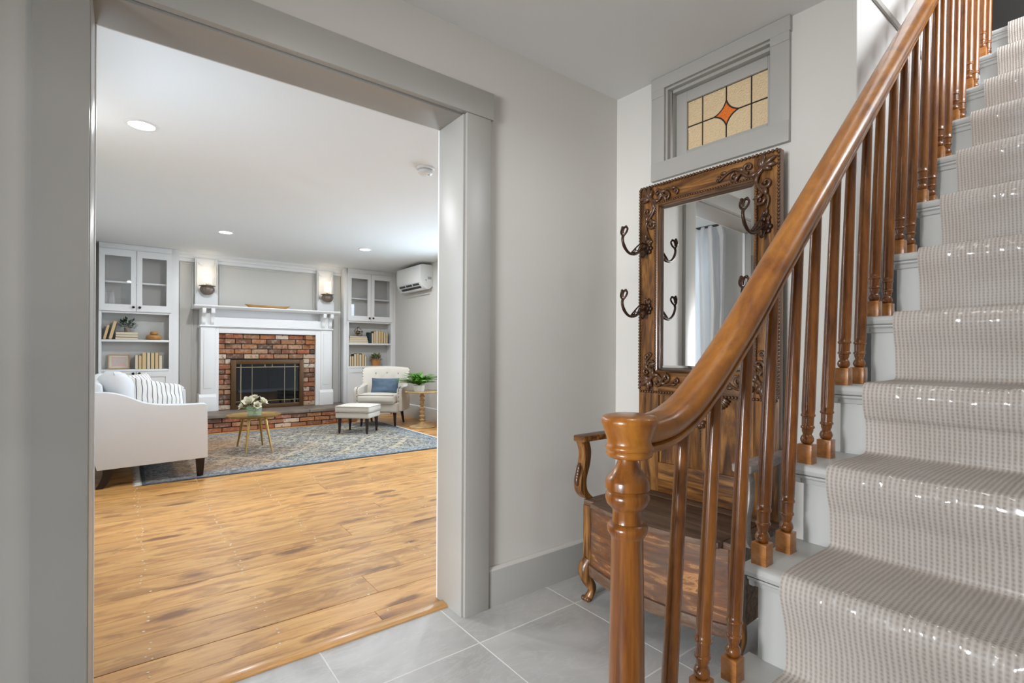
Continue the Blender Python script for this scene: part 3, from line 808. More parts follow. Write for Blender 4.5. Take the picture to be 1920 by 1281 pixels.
# ---- runner: profile along the flight in (x, z)
def flight_profile(off, lo=0, loose=0.0):
    P = []
    for n in range(1, 14):
        x0, z, zb = NX(n), NZ(n), NZ(n - 1)
        if n == 1: P.append((x0 + 0.02 - off, zb + 0.005))
        P += [(x0 + 0.020 - off, zb + 0.028), (x0 + 0.017 - off, zb + 0.09), (x0 + 0.006 - off, z - 0.075), (x0 - 0.004 - off, z - 0.045),
              (x0 - 0.007 - off, z - 0.018), (x0 + 0.0 - off * 0.6, z + off * 0.75), (x0 + 0.018, z + 0.002 + off), (x0 + 0.07, z + 0.003 + off)]
        xe = NX(n + 1) if n < 13 else x0 + 0.5
        P += [(xe - 0.03, z + 0.002 + off), (xe + 0.012 - off, z + 0.004 + off)]
    return [p for p in catmull([(a, 0, b) for a, b in P], 4)]
def strip(name, off, th, y0, y1, ny, m, label, cat, disp=None, closed=True):
    path = flight_profile(off)
    under = flight_profile(off - th) if closed else None
    me = bpy.data.meshes.new(name)
    vs = []; fs = []; uvs = []
    L = [0.0]
    for i in range(1, len(path)): L.append(L[-1] + (path[i] - path[i - 1]).length)
    for i, p in enumerate(path):
        t_ = (path[min(i + 1, len(path) - 1)] - path[max(i - 1, 0)]).normalized()
        nn = Vector((-t_.z, 0, t_.x))
        for k in range(ny + 1):
            yy = y0 + (y1 - y0) * k / ny
            d = disp(p, yy, L[i]) if disp else 0
            q = p + nn * d
            vs.append((q.x, yy, q.z)); uvs.append((yy, L[i]))
    m_ = ny + 1
    for i in range(len(path) - 1):
        for k in range(ny):
            a = i * m_ + k
            fs.append((a, a + 1, a + m_ + 1, a + m_))
    if closed:
        b = len(vs)
        for i, p in enumerate(under):
            for yy in (y0, y1):
                vs.append((p.x, yy, p.z)); uvs.append((yy, L[i]))
        for i in range(len(path) - 1):
            fs.append((i * m_, (i + 1) * m_, b + (i + 1) * 2, b + i * 2))
            fs.append((i * m_ + ny, b + i * 2 + 1, b + (i + 1) * 2 + 1, (i + 1) * m_ + ny))
            fs.append((b + i * 2, b + (i + 1) * 2, b + (i + 1) * 2 + 1, b + i * 2 + 1))
    me.from_pydata(vs, [], fs); me.update()
    ul = me.uv_layers.new(name='UVMap')
    for lp in me.loops: ul.data[lp.index].uv = uvs[lp.vertex_index]
    me.polygons.foreach_set('use_smooth', [True] * len(me.polygons))
    me.set_sharp_from_angle(angle=R(60))
    return tag(obj(name, me, m), label, cat)
strip('stair_runner', 0.009, 0.008, 0.478, -0.31, 6, M['runner'], 'taupe ribbed knit carpet runner laid up the stairs', 'stair runner',
      disp=lambda p, yy, l: 0.003 * noise.noise(Vector((p.x * 9, yy * 6, p.z * 9))))
def film_disp(p, yy, l):
    n = 0
    for k in range(1, 14):                       # crumple gathers at each nosing and in each corner
        d = abs(math.hypot(p.x - NX(k) - .006, p.z - NZ(k)) )
        if d < 0.05: n = max(n, (1 - d / 0.05))
        d = math.hypot(p.x - NX(k) - .02, p.z - NZ(k - 1))
        if d < 0.03: n = max(n, .5 * (1 - d / 0.03))
    w = noise.noise(Vector((p.x * 60, yy * 70, p.z * 60))) + .7 * noise.noise(Vector((p.x * 90 + yy * 60, yy * 130, p.z * 90)))
    patch = max(0.0, min(1.0, noise.noise(Vector((p.x * 5, yy * 4.5, p.z * 5))) * 2.2 + .55))
    big = noise.noise(Vector((p.x * 7, yy * 5, p.z * 7)))
    return 0.0022 + 0.0008 * big + (0.0002 + 0.0090 * n * patch) * max(-0.25, w)
strip('plastic_runner_cover', 0.0105, 0.001, 0.415, -0.25, 130, M['film'], 'crinkled clear plastic film covering the stair runner', 'plastic film', disp=film_disp, closed=False)

# =================================================================== BALUSTRADE
bs = thing('balustrade', 'orange-brown varnished wooden balustrade with turned spindles and newel', 'balustrade', (0, 0, 0))
YR = 0.545
ctr = [(0.668, 0.9420), (0.70, 0.9420), (0.735, 0.9445), (0.775, 0.953), (0.834, 0.980), (0.906, 1.031), (0.975, 1.088), (1.048, 1.153), (1.16, 1.262), (1.273, 1.368)]
ctr += [(1.273 + d_, 1.368 + 0.945 * d_) for d_ in (0.15, 0.35, 0.6, 0.9, 1.3, 1.7, 2.1)]
cp = [Vector((p.x, YR, p.z)) for p in catmull([(a, 0, b) for a, b in ctr], 5)]
def rail_z(x, off=0):
    for a, b in zip(cp[:-1], cp[1:]):
        if a.x <= x <= b.x:
            return a.z + (b.z - a.z) * (x - a.x) / (b.x - a.x)
    return cp[0].z if x < cp[0].x else cp[-1].z
fr = []
for i, p in enumerate(cp):
    t_ = (cp[min(i + 1, len(cp) - 1)] - cp[max(i - 1, 0)]).normalized()
    fr.append((p, Vector((0, 1, 0)), Vector((-t_.z, 0, t_.x))))
rp = [(-0.020, -0.031), (0.020, -0.031), (0.0245, -0.025), (0.0245, -0.019), (0.0185, -0.0155), (0.0255, -0.012), (0.029, -0.007), (0.033, 0.0), (0.0345, 0.009), (0.031, 0.019), (0.022, 0.027), (0.008, 0.031),
      (-0.008, 0.031), (-0.022, 0.027), (-0.031, 0.019), (-0.0345, 0.009), (-0.033, 0.0), (-0.029, -0.007), (-0.0255, -0.012), (-0.0185, -0.0155), (-0.0245, -0.019), (-0.0245, -0.025)]
hr = MB().sweep_profile(rp, fr).build('handrail', M['rail'], bs, smooth=38)
NXW, NYW = 0.662, 0.545
CXW = NXW + 0.004
cap = [(0.012, 0.9045), (0.032, 0.9055), (0.0375, 0.909), (0.0385, 0.913), (0.0365, 0.9165), (0.0360, 0.918), (0.0395, 0.9205), (0.0398, 0.9245), (0.0375, 0.927), (0.0362, 0.931), (0.0380, 0.940), (0.0430, 0.954), (0.0465, 0.963), (0.0468, 0.969), (0.043, 0.9745), (0.030, 0.9772), (0.0, 0.978)]
MB().lathe(cap, CXW, NYW, 32).build('rail_cap', M['rail'], hr, smooth=60)
nw = [(0.0, 0.206), (0.030, 0.206), (0.0302, 0.40), (0.0288, 0.60), (0.0262, 0.772), (0.0285, 0.777), (0.0325, 0.783), (0.0335, 0.790), (0.0315, 0.796), (0.0250, 0.799), (0.0242, 0.803), (0.0242, 0.818), (0.0262, 0.822),
      (0.0335, 0.829), (0.0365, 0.838), (0.0362, 0.846), (0.0330, 0.8495), (0.0335, 0.8525), (0.0368, 0.855), (0.0368, 0.866), (0.0352, 0.8715), (0.0285, 0.878), (0.0205, 0.889), (0.0158, 0.902), (0.0150, 0.909)]
npost = MB().lathe(nw, NXW, NYW, 32).build('newel_post', M['newel'], bs, smooth=50)
MB().box(NXW - 0.037, NXW + 0.037, NYW - 0.037, NYW + 0.037, 0.206, 0.36).build('newel_base', M['block'], npost, bev=0.003)
LEAN = 0.085
bb = MB().box(-0.0165, 0.0165, -0.0165, 0.0165, 0, 0.047).mesh('block', 0.0012)
for n in range(1, 14):
    for dx in (0.036, 0.150):
        if n == 1 and dx < 0.1: continue
        xb = NX(n) + dx; z0 = NZ(n)
        if xb > 3.42: continue
        ztop = z0 + 0.6
        for _ in range(6):
            xt = xb + LEAN * (ztop - z0 - 0.047); ztop = rail_z(xt) - 0.026
        H = ztop - (z0 + 0.047)
        # turned profile above the block
        pf = [(0.0085, 0.0), (0.0120, 0.002), (0.0150, 0.008), (0.0152, 0.013), (0.0125, 0.020), (0.0098, 0.0225), (0.0102, 0.0255), (0.0122, 0.030), (0.0128, 0.037), (0.0152, 0.0385), (0.0156, 0.041), (0.0152, 0.0435),
              (0.0132, 0.045), (0.0136, 0.066), (0.0158, 0.0675), (0.0162, 0.070), (0.0158, 0.0725), (0.0142, 0.074), (0.0150, 0.085), (0.0145, 0.085 + (H - 0.085) * 0.35), (0.0118, H)]
        b = MB().lathe([(r_, zz) for r_, zz in pf], 0, 0, 16, lean=LEAN).build('baluster', M['baluster'], bs, smooth=50, loc=(xb, YR - 0.006, z0 + 0.047))
        c = obj('block', bb, M['block'], b, loc=(0, 0, -0.047))
# =================================================================== HALL TREE (frame of the end wall; -y is the front)
HTA = 0.530
hx = OB[0] + HTA * math.cos(RB); hy = OB[1] + HTA * math.sin(RB)
ht = thing('hall_tree', 'carved dark oak hall tree with mirror, coat hooks and lidded bench', 'hall tree', (hx, hy, 0), RB)
HW = 0.320
F0, F1 = -0.055, -0.088           # back and front faces of the tall frame
MX0, MX1, MZ0, MZ1 = -0.213, 0.222, 1.004, 1.757
def part(name, mb, m, parent=ht, **kw): return mb.build(name, m, parent, **kw)
part('stile', MB().box(-HW, MX0, F1, F0, 0.40, 1.86), M['oak_v'], bev=0.002)
part('stile', MB().box(MX1, HW, F1, F0, 0.40, 1.86), M['oak_v'], bev=0.002)
part('top_rail', MB().box(MX0, MX1, F1, F0, MZ1, 1.86), M['oak_h'], bev=0.001)
part('middle_rail', MB().box(MX0, MX1, F1, F0, 0.885, MZ0), M['oak_h'], bev=0.001)
part('lower_rail', MB().box(-0.24, 0.24, F1 + 0.002, F0, 0.43, 0.575), M['oak_h'], bev=0.001)
part('center_stile', MB().box(-0.045, 0.02, F1 + 0.003, F0, 0.575, 0.885), M['oak_v'], bev=0.001)
part('back_panel', MB().box(MX0 - 0.01, -0.045, F1 + 0.014, F0, 0.57, 0.89), M['oak_v'])
part('back_panel', MB().box(0.02, MX1 + 0.01, F1 + 0.014, F0, 0.57, 0.89), M['oak_v'])
part('backing_board', MB().box(-HW + 0.01, HW - 0.01, F0, F0 + 0.012, 0.40, 1.85), M['carve'])
# bevelled mirror
bv = 0.018; yb, yf = F1 + 0.016, F1 + 0.0125
mb = MB().add([(MX0, yb, MZ0), (MX1, yb, MZ0), (MX1, yb, MZ1), (MX0, yb, MZ1), (MX0 + bv, yf, MZ0 + bv), (MX1 - bv, yf, MZ0 + bv), (MX1 - bv, yf, MZ1 - bv), (MX0 + bv, yf, MZ1 - bv),
               (MX0, yb + 0.006, MZ0), (MX1, yb + 0.006, MZ0), (MX1, yb + 0.006, MZ1), (MX0, yb + 0.006, MZ1)],
              [(4, 5, 6, 7), (0, 1, 5, 4), (1, 2, 6, 5), (2, 3, 7, 6), (3, 0, 4, 7), (8, 11, 10, 9), (0, 8, 9, 1), (1, 9, 10, 2), (2, 10, 11, 3), (3, 11, 8, 0)])
o = part('mirror', mb, M['mirror'], smooth=0); o['label'] = 'bevelled mirror glass'
# bead mouldings
def beads(pts, r_, parent=ht, name='bead_molding'):
    b = MB()
    for a, c in zip(pts[:-1], pts[1:]):
        a = Vector(a); c = Vector(c); L_ = (c - a).length; n = max(2, int(L_ / (r_ * 2.05)))
        for i in range(n):
            b.ball(a + (c - a) * ((i + .5) / n), r_, 6, 4)
    o = b.build(name, M['carve'], parent, smooth=80); o['kind'] = 'stuff'
    return o
YF = F1 - 0.003
beads([(-HW + 0.004, YF, 0.905), (-HW + 0.004, YF, 1.855)], 0.0068)
beads([(HW - 0.004, YF, 0.905), (HW - 0.004, YF, 1.855)], 0.0068)
beads([(-HW + 0.004, YF, 1.856), (HW - 0.004, YF, 1.856)], 0.0072)
beads([(-HW + 0.004, YF, 0.898), (HW - 0.004, YF, 0.898)], 0.0068)
part('inner_molding', MB().tube([(MX0 - 0.008, YF + .001, MZ0 - .008), (MX0 - 0.008, YF + .001, MZ1 + .008)], 0.008, 8), M['oak_v'])
part('inner_molding', MB().tube([(MX1 + 0.008, YF + .001, MZ0 - .008), (MX1 + 0.008, YF + .001, MZ1 + .008)], 0.008, 8), M['oak_v'])
part('inner_molding', MB().tube([(MX0 - .008, YF + .001, MZ1 + .008), (MX1 + .008, YF + .001, MZ1 + .008)], 0.008, 8), M['oak_h'])
part('inner_molding', MB().tube([(MX0 - .008, YF + .001, MZ0 - .008), (MX1 + .008, YF + .001, MZ0 - .008)], 0.008, 8), M['oak_h'])
for (xa, za, xb, zb) in ((MX0 - .012, MZ0, MX0 - .012, MZ1), (MX1 + .012, MZ0, MX1 + .012, MZ1), (MX0, MZ1 + .012, MX1, MZ1 + .012)):
    beads([(xa, YF - .0065, za), (xb, YF - .0065, zb)], 0.0056, name='inner_bead_molding')

# carved acanthus scrolls
def curl(b, c, r0, a0, turns, rad, y, sgn=1, n=16):
    pts = []; rr = []
    for i in range(n + 1):
        f = i / n; a = a0 + sgn * turns * 2 * PI * f; q = r0 * (1 - 0.82 * f)
        pts.append((c[0] + q * math.cos(a), y - 0.004 * f, c[1] + q * math.sin(a))); rr.append(1.5 * rad * (1 - 0.45 * f))
    b.tube(pts, rr, 7)
    b.ball(pts[-1], rad * 1.1, 7, 4)
def blade(b, p, ang, L_, w, y, bend=0.0):
    pts = []; rr = []
    for i in range(9):
        f = i / 8; a = ang + bend * f
        pts.append((p[0] + L_ * f * math.cos(a), y - 0.005 * math.sin(PI * f), p[1] + L_ * f * math.sin(a)))
        rr.append(1.55 * w * (0.35 + 0.9 * math.sin(PI * min(1, f * 0.85 + 0.15))) * (1 if f < .999 else .1))
    b.tube(pts, rr, 7, squash=0.7)
def stem(b, pts, r0, r1, y):
    q = catmull([(p[0], y, p[1]) for p in pts], 5)
    b.tube(q, [1.45 * (r0 + (r1 - r0) * i / (len(q) - 1)) for i in range(len(q))], 7)
def corner(cx, cz, sx, sz, Lh, Lv):
    b = MB(); y = YF - 0.004
    p0 = (cx + sx * 0.058, cz + sz * 0.052)
    base = math.atan2(-sz, -sx)
    for da, L_ in ((-0.95, .040), (-0.5, .056), (0, .066), (0.5, .056), (0.95, .040)):
        blade(b, p0, base + da, L_, 0.0062, y - .002, 0.25 * (1 if da > 0 else -1))
    b.ball((p0[0], y, p0[1]), 0.011, 8, 5, (1, .6, 1))
    for (ux, uz, vx, vz, L_) in ((sx, 0, 0, sz, Lh), (0, sz, sx, 0, Lv)):
        P = lambda s_, t_: (p0[0] + ux * s_ * L_ + vx * t_, p0[1] + uz * s_ * L_ + vz * t_)
        stem(b, [P(0.02, 0.0), P(0.18, 0.026), P(0.38, 0.010), P(0.58, -0.022), P(0.78, -0.018), P(1.0, 0.006)], 0.0065, 0.0035, y)
        hand = 1 if (ux * vz - uz * vx) > 0 else -1
        ang = math.atan2(uz, ux)
        curl(b, P(0.30, -0.016), 0.022, ang + PI / 2 * hand, 1.1, 0.0055, y - .001, -hand)
        curl(b, P(0.62, 0.010), 0.020, ang - PI / 2 * hand, 1.1, 0.0050, y - .001, hand)
        curl(b, P(1.0, -0.004), 0.012, ang + PI / 2 * hand, 0.9, 0.0042, y - .001, -hand)
        blade(b, P(0.10, 0.012), ang + 0.7 * hand, 0.042, 0.005, y - .002, -0.6 * hand)
        blade(b, P(0.40, -0.006), ang - 0.9 * hand, 0.036, 0.005, y - .002, 0.7 * hand)
        blade(b, P(0.48, -0.002), ang + 0.5 * hand, 0.044, 0.005, y - .002, 0.6 * hand)
        blade(b, P(0.80, -0.016), ang - 0.5 * hand, 0.030, 0.004, y - .002, 0.5 * hand)
    part('carved_scroll', b, M['carve'], smooth=70)
corner(-HW + .006, 1.852, 1, -1, 0.135, 0.20)
corner(HW - .006, 1.852, -1, -1, 0.175, 0.20)
corner(-HW + .006, 0.905, 1, 1, 0.14, 0.11)
corner(HW - .006, 0.905, -1, 1, 0.14, 0.12)
# fan pendant and bead drops under the middle rail
b = MB()
for da in range(-4, 5):
    blade(b, (0.085, 0.895), -PI / 2 + da * 0.30, 0.055 - abs(da) * 0.002, 0.006, YF - .002)
part('carved_fan', b, M['carve'], smooth=70)
b = MB()
for k in range(14):
    f = k / 13; b.ball((0.030 - 0.032 * math.sin(f * 1.4), YF + .002, 0.86 - 0.075 * f), 0.0045, 6, 4)
for da in (-0.7, 0, 0.7): blade(b, (-0.004, 0.785), -PI / 2 + da, 0.035, 0.006, YF)
blade(b, (-0.006, 0.778), PI - 0.1, 0.028, 0.007, YF, -0.5); blade(b, (0.0, 0.778), 0.1, 0.024, 0.007, YF, 0.5)
for k in range(9): b.ball((-0.004, YF + .003, 0.742 - 0.0105 * k), 0.0042 * (1 - k * .04), 6, 4)
part('bead_pendant', b, M['carve'], smooth=70)

# cast hooks: rosette, pierced arm, upturned forked tip (they reach forward)
def hook(x, z):
    e = MB()
    y = F1
    for k in range(6):
        a = k * PI / 3; e.ball((x + 0.014 * math.cos(a), y - .006, z + 0.018 * math.sin(a)), 0.011, 7, 5, (1, .7, 1))
    e.ball((x, y - .010, z), 0.014, 8, 6)
    for s_ in (-1, 1):
        e.tube([(x + s_ * 0.006, y - .01, z + .016), (x + s_ * 0.016, y - .012, z + .034), (x + s_ * 0.008, y - .012, z + .048), (x + s_ * .001, y - .01, z + .038)], [.004, .0045, .0035, .002], 6)
    arm = catmull([(x, y - .005, z + .006), (x, y - .05, z - .010), (x, y - .10, z - .036), (x, y - .145, z - .040), (x, y - .180, z - .018), (x, y - .196, z + .014), (x, y - .190, z + .036)], 5)
    e.tube(arm, [0.0072 - 0.0028 * abs(math.sin(i / len(arm) * PI * 3)) * .4 for i in range(len(arm))], 8)
    up = catmull([(x, y - .02, z + .016), (x, y - .055, z + .018), (x, y - .09, z - .002), (x, y - .13, z - .034)], 5)
    e.tube(up, 0.0038, 6)
    for k in range(3):
        q = y - .045 - .027 * k
        e.tube([(x, q, z + .014 - .014 * k), (x, q - .010, z - .006 - .012 * k), (x, q - .022, z - .010 - .011 * k)], .0028, 6)
    e.tube(catmull([(x, y - .01, z - .008), (x, y - .03, z - .03), (x, y - .045, z - .046), (x, y - .062, z - .040), (x, y - .056, z - .03)], 4), .0045, 7)
    for s_ in (-1, 1):
        lp = catmull([(x, y - .192, z + .030), (x + s_ * .014, y - .188, z + .046), (x + s_ * .016, y - .182, z + .064), (x + s_ * .006, y - .186, z + .072), (x + s_ * .002, y - .194, z + .058), (x, y - .194, z + .042)], 4)
        e.tube(lp, .0046, 7)
        e.ball((x + s_ * .010, y - .184, z + .072), .0065, 7, 5)
    part('coat_hook', e, M['castiron'], smooth=70)
for x in (-0.268, 0.272):
    for z in (1.568, 1.285): hook(x, z)

# ---- bench
SZ = 0.44
def fy(x):                         # bowed front line (negative y)
    return -(0.432 + 0.070 * (1 - (x / 0.345) ** 2))
def bow(x0, x1, dz0, dz1, out, back, n=16):
    vs = []; fs = []
    for i in range(n + 1):
        x = x0 + (x1 - x0) * i / n
        yf_ = fy(x) - out; yb_ = back if back is not None else fy(x) + 0.02
        vs += [(x, yf_, dz0), (x, yf_, dz1), (x, yb_, dz1), (x, yb_, dz0)]
    for i in range(n):
        a = i * 4
        for k in range(4): fs.append((a + k, a + (k + 1) % 4, a + 4 + (k + 1) % 4, a + 4 + k))
    fs.append((0, 1, 2, 3)); fs.append((n * 4 + 3, n * 4 + 2, n * 4 + 1, n * 4))
    return MB().add(vs, fs)
BX = 0.345
lid = part('seat_lid', bow(-0.285, 0.285, SZ - 0.022, SZ, 0.016, -0.16), M['oak_worn'], bev=0.004)
part('seat_board', MB().box(-BX, -0.288, -0.445, -0.088, SZ - 0.024, SZ - 0.001), M['oak_worn'], bev=0.003)
part('seat_board', MB().box(0.288, BX, -0.445, -0.088, SZ - 0.024, SZ - 0.001), M['oak_worn'], bev=0.003)
part('seat_board', MB().box(-0.285, 0.285, -0.156, -0.088, SZ - 0.022, SZ + 0.001), M['oak_worn'], bev=0.003)
part('front_panel', bow(-0.305, 0.305, 0.165, SZ - 0.024, -0.006, None), M['oak_fleck'])
part('bottom_molding', bow(-0.31, 0.31, 0.118, 0.165, 0.006, None), M['oak_worn'], bev=0.006)
part('side_panel', MB().box(-BX + .018, -BX + .034, -0.42, -0.07, 0.14, SZ - .024), M['oak_h'])
part('side_panel', MB().box(BX - .034, BX - .018, -0.42, -0.07, 0.14, SZ - .024), M['oak_h'])
for sx in (-1, 1):
    x0, x1 = sorted((sx * 0.348, sx * 0.305))
    part('front_post', MB().box(x0, x1, -0.446, -0.405, 0.165, SZ - .024), M['oak_v'], bev=0.004)
    # cabriole leg with claw foot, front ones bowed forward
    for (yy, fw) in ((-0.425, -1), (-0.095, 0.0)):
        p = catmull([(sx * 0.328, yy, 0.175), (sx * 0.338, yy + fw * .018, 0.140), (sx * 0.332, yy + fw * .012, 0.095), (sx * 0.318, yy - fw * .006, 0.055), (sx * 0.322, yy + fw * .004, 0.022), (sx * 0.330, yy + fw * .016, 0.010)], 5)
        n_ = len(p)
        b = MB().tube(p, [(0.030 if i < n_ * .25 else 0.030 - 0.013 * min(1, (i / n_ - .25) / .4)) for i in range(n_)], 10)
        for t_ in (-1, 0, 1):
            b.ball((sx * 0.330 + t_ * .013, yy + (fw or -1) * .020, 0.011), 0.0115, 7, 5)
        b.ball((sx * 0.328, yy, 0.018), 0.0185, 8, 6)
        part('leg', b, M['oak_v'], smooth=60)
    # arm rest and scrolled post
    a0, a1 = sorted((sx * 0.325, sx * 0.390))
    ar = MB().prism([(a0, -0.462), (a0 + .010, -0.474), (a1 - .010, -0.474), (a1, -0.462), (a1, -0.30), (a1 - (.0 if sx < 0 else .02), -0.088), (a0 + (.02 if sx < 0 else .0), -0.088), (a0, -0.30)], 'z', 0.690, 0.716)
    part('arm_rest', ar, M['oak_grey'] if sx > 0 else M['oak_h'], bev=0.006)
    pr = catmull([(-0.415, 0, SZ), (-0.447, 0, SZ + .035), (-0.452, 0, SZ + .085), (-0.430, 0, SZ + .150), (-0.425, 0, SZ + .205), (-0.440, 0, 0.690)], 6)
    lft = [(p.x - 0.020, p.z) for p in pr]; rgt = [(p.x + 0.022 - 0.006 * math.sin(i / len(pr) * PI), p.z) for i, p in enumerate(pr)]
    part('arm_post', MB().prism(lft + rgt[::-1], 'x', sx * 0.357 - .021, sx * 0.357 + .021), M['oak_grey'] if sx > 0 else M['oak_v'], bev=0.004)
    b = MB()
    for k in range(5): blade(b, (sx * 0.357, SZ + .06 + .012 * k), PI / 2, 0.05, .006, -0.474 + .003 * k)
    part('post_carving', b, M['carve'], smooth=70)
# =================================================================== LIVING ROOM
YC = 8.18       # cabinet fronts
# ---- brick fireplace: surround, hearth, glass doors
bf = thing('brick_fireplace', 'old red brick fireplace surround with raised stone-topped hearth', 'fireplace', (0, 0, 0))
rb = random.Random(11)
MB().box(1.0, 2.37, 8.165, 8.34, 0.232, 1.34).build('mortar_bed', M['mortar'], bf)
MB().box(0.79, 2.80, 7.575, 8.34, 0.0, 0.190).build('hearth_core', M['mortar'], bf)
slabs = [(0.775, 1.42), (1.425, 2.10), (2.105, 2.815)]
for a, b in slabs:
    MB().box(a, b, 7.535, 8.34, 0.190, 0.232).build('hearth_stone', M['slab'], bf, bev=0.006)
brick_me = {}
def brick(x0, x1, yf, z0, z1, depth=0.06, jit=0.004):
    w, h = round(x1 - x0, 3), round(z1 - z0, 3)
    key = (w, h)
    if key not in brick_me:
        brick_me[key] = MB().box(-w / 2, w / 2, 0, depth, -h / 2, h / 2).mesh('brick', 0.005, None, 1)
    obj('brick', brick_me[key], M['brick'], bf, loc=((x0 + x1) / 2, yf + rb.uniform(-jit, jit), (z0 + z1) / 2), rot=(rb.uniform(-.01, .01), rb.uniform(-.008, .008), rb.uniform(-.012, .012)))
CH = 0.0725; J = 0.009
for r_ in range(15):
    z0 = 0.236 + r_ * CH; z1 = z0 + CH - J
    spans = [(1.022, 2.345)] if z0 > 0.95 else [(1.022, 1.176), (2.168, 2.345)]
    for (a, b) in spans:
        if b - a > 0.5:
            x = a + (0 if r_ % 2 else -0.10)
            while x < b - 0.02:
                L_ = rb.choice((0.19, 0.20, 0.21, 0.22))
                xa, xb_ = max(a, x), min(b, x + L_ - J)
                if xb_ - xa > 0.03: brick(round(xa, 2), round(xb_, 2), 8.135, z0, z1)
                x += L_
        elif r_ % 2 == 0: brick(a, b, 8.135, z0, z1)
        else:
            m_ = a + (b - a) * rb.choice((0.45, 0.55)); brick(a, round(m_ - J / 2, 2), 8.135, z0, z1); brick(round(m_ + J / 2, 2), b, 8.135, z0, z1)
for x in (1.10, 2.19):
    for r_ in (13, 14):
        z0 = 0.236 + r_ * CH; brick(x, x + 0.095, 8.075, z0, z0 + CH - J, 0.12)
for r_ in range(3):
    z0 = 0.004 + r_ * 0.0625
    x = 0.785 - (0.1 if r_ % 2 else 0)
    while x < 2.79:
        xa, xb_ = max(0.785, x), min(2.805, x + 0.205)
        if xb_ - xa > 0.03: brick(round(xa, 2), round(xb_, 2), 7.550, z0, z0 + 0.0535)
        x += 0.214
# glass doors
fd = thing('fireplace_doors', 'brown metal glass doors with thin gold bars in brick fireplace', 'fireplace doors', (0, 8.125, 0.232))
fx0, fx1, fz = 1.178, 2.165, 0.712
for a, b, c_, d_ in ((fx0, fx0 + .062, 0, fz), (fx1 - .062, fx1, 0, fz), (fx0 + .062, fx1 - .062, fz - .062, fz), (fx0 + .062, fx1 - .062, 0, .06)):
    MB().box(a, b, -0.03, 0.04, c_, d_).build('frame_bar', M['bronze'], fd, bev=0.004)
xm = (fx0 + fx1) / 2
for q, (a, b) in enumerate(((fx0 + .062, xm - .001), (xm + .001, fx1 - .062))):
    g = MB().box(a, b, 0.002, 0.008, .06, fz - .062).build('glass_door', M['fireglass'], fd, smooth=0)
    for xx in ((1.305, 1.452) if q == 0 else (1.895, 2.043)):
        w_ = .0055 if xx in (1.305, 2.043) else .003
        MB().box(xx - w_, xx + w_, -.006, .002, .06, fz - .062).build('gold_bar', M['gold_line'], g)
    MB().box(a, b, -.006, .002, fz - .062 - .050, fz - .062 - .041).build('gold_bar', M['gold_line'], g)
    MB().box(a, b, -.006, .002, .105, .112).build('gold_bar', M['gold_line'], g)
for xx in (xm - .05, xm + .05):
    MB().box(xx - .005, xx + .005, -.008, .002, fz - .11, fz - .062).build('handle', M['gold_line'], fd)

# ---- white mantel
mt = thing('fireplace_mantel', 'white painted wooden mantel framing the brick fireplace', 'mantel', (0, 0, 0.232))
Z = lambda z: z - 0.232
PL, PR = (0.805, 0.972), (2.418, 2.588)
for (a, b) in (PL, PR):
    MB().box(a - .022, b + .022, 8.065, 8.34, 0, Z(.43)).build('plinth', M['white'], mt, bev=0.004)
    MB().prism([(8.065, Z(.43)), (8.085, Z(.47)), (8.34, Z(.47)), (8.34, Z(.43))], 'x', a - .02, b + .02).build('plinth_cap', M['white'], mt)
    p = MB().box(a, b, 8.085, 8.34, Z(.47), Z(1.405)).build('pilaster', M['white'], mt, bev=0.002)
    MB().box(a + .035, b - .035, 8.078, 8.09, Z(.55), Z(1.36)).build('raised_panel', M['white'], p, bev=0.006)
    # paired corbels
    for q in (a + .008, b - .008 - .045):
        pr = catmull([(8.085, 0, Z(1.435)), (8.055, 0, Z(1.47)), (8.05, 0, Z(1.53)), (8.01, 0, Z(1.575)), (7.975, 0, Z(1.595)), (7.97, 0, Z(1.655))], 4)
        MB().prism([(v_.x, v_.z) for v_ in pr] + [(8.12, Z(1.655)), (8.12, Z(1.435))], 'x', q, q + .045).build('corbel', M['white'], mt, bev=0.002)
    MB().box(a, b, 8.09, 8.34, Z(1.425), Z(1.655)).build('frieze_block', M['white'], mt)
MB().box(PL[1], 1.024, 8.095, 8.34, 0, Z(1.40)).build('inner_stile', M['white'], mt, bev=.003)
MB().box(2.343, PR[0], 8.095, 8.34, 0, Z(1.40)).build('inner_stile', M['white'], mt, bev=.003)
MB().box(1.024, 2.343, 8.095, 8.34, Z(1.325), Z(1.40)).build('inner_rail', M['white'], mt, bev=.003)
MB().prism([(8.34, Z(1.40)), (8.075, Z(1.40)), (8.055, Z(1.415)), (8.062, Z(1.428)), (8.34, Z(1.428))], 'x', .79, 2.603).build('frieze_molding', M['white'], mt)
MB().box(PL[1], PR[0], 8.10, 8.34, Z(1.428), Z(1.545)).build('frieze_board', M['white'], mt, bev=.003)
MB().box(PL[1], PR[0], 8.19, 8.34, Z(1.545), Z(1.655)).build('frieze_recess', M['white'], mt)
MB().prism([(8.34, Z(1.655)), (7.985, Z(1.655)), (7.955, Z(1.675)), (7.945, Z(1.685)), (7.945, Z(1.70)), (8.34, Z(1.70))], 'x', .715, 2.678).build('mantel_shelf', M['white'], mt, bev=.002)
MB().box(.72, .805, 8.2, 8.34, Z(1.43), Z(1.655)).build('side_return', M['white'], mt) if False else None
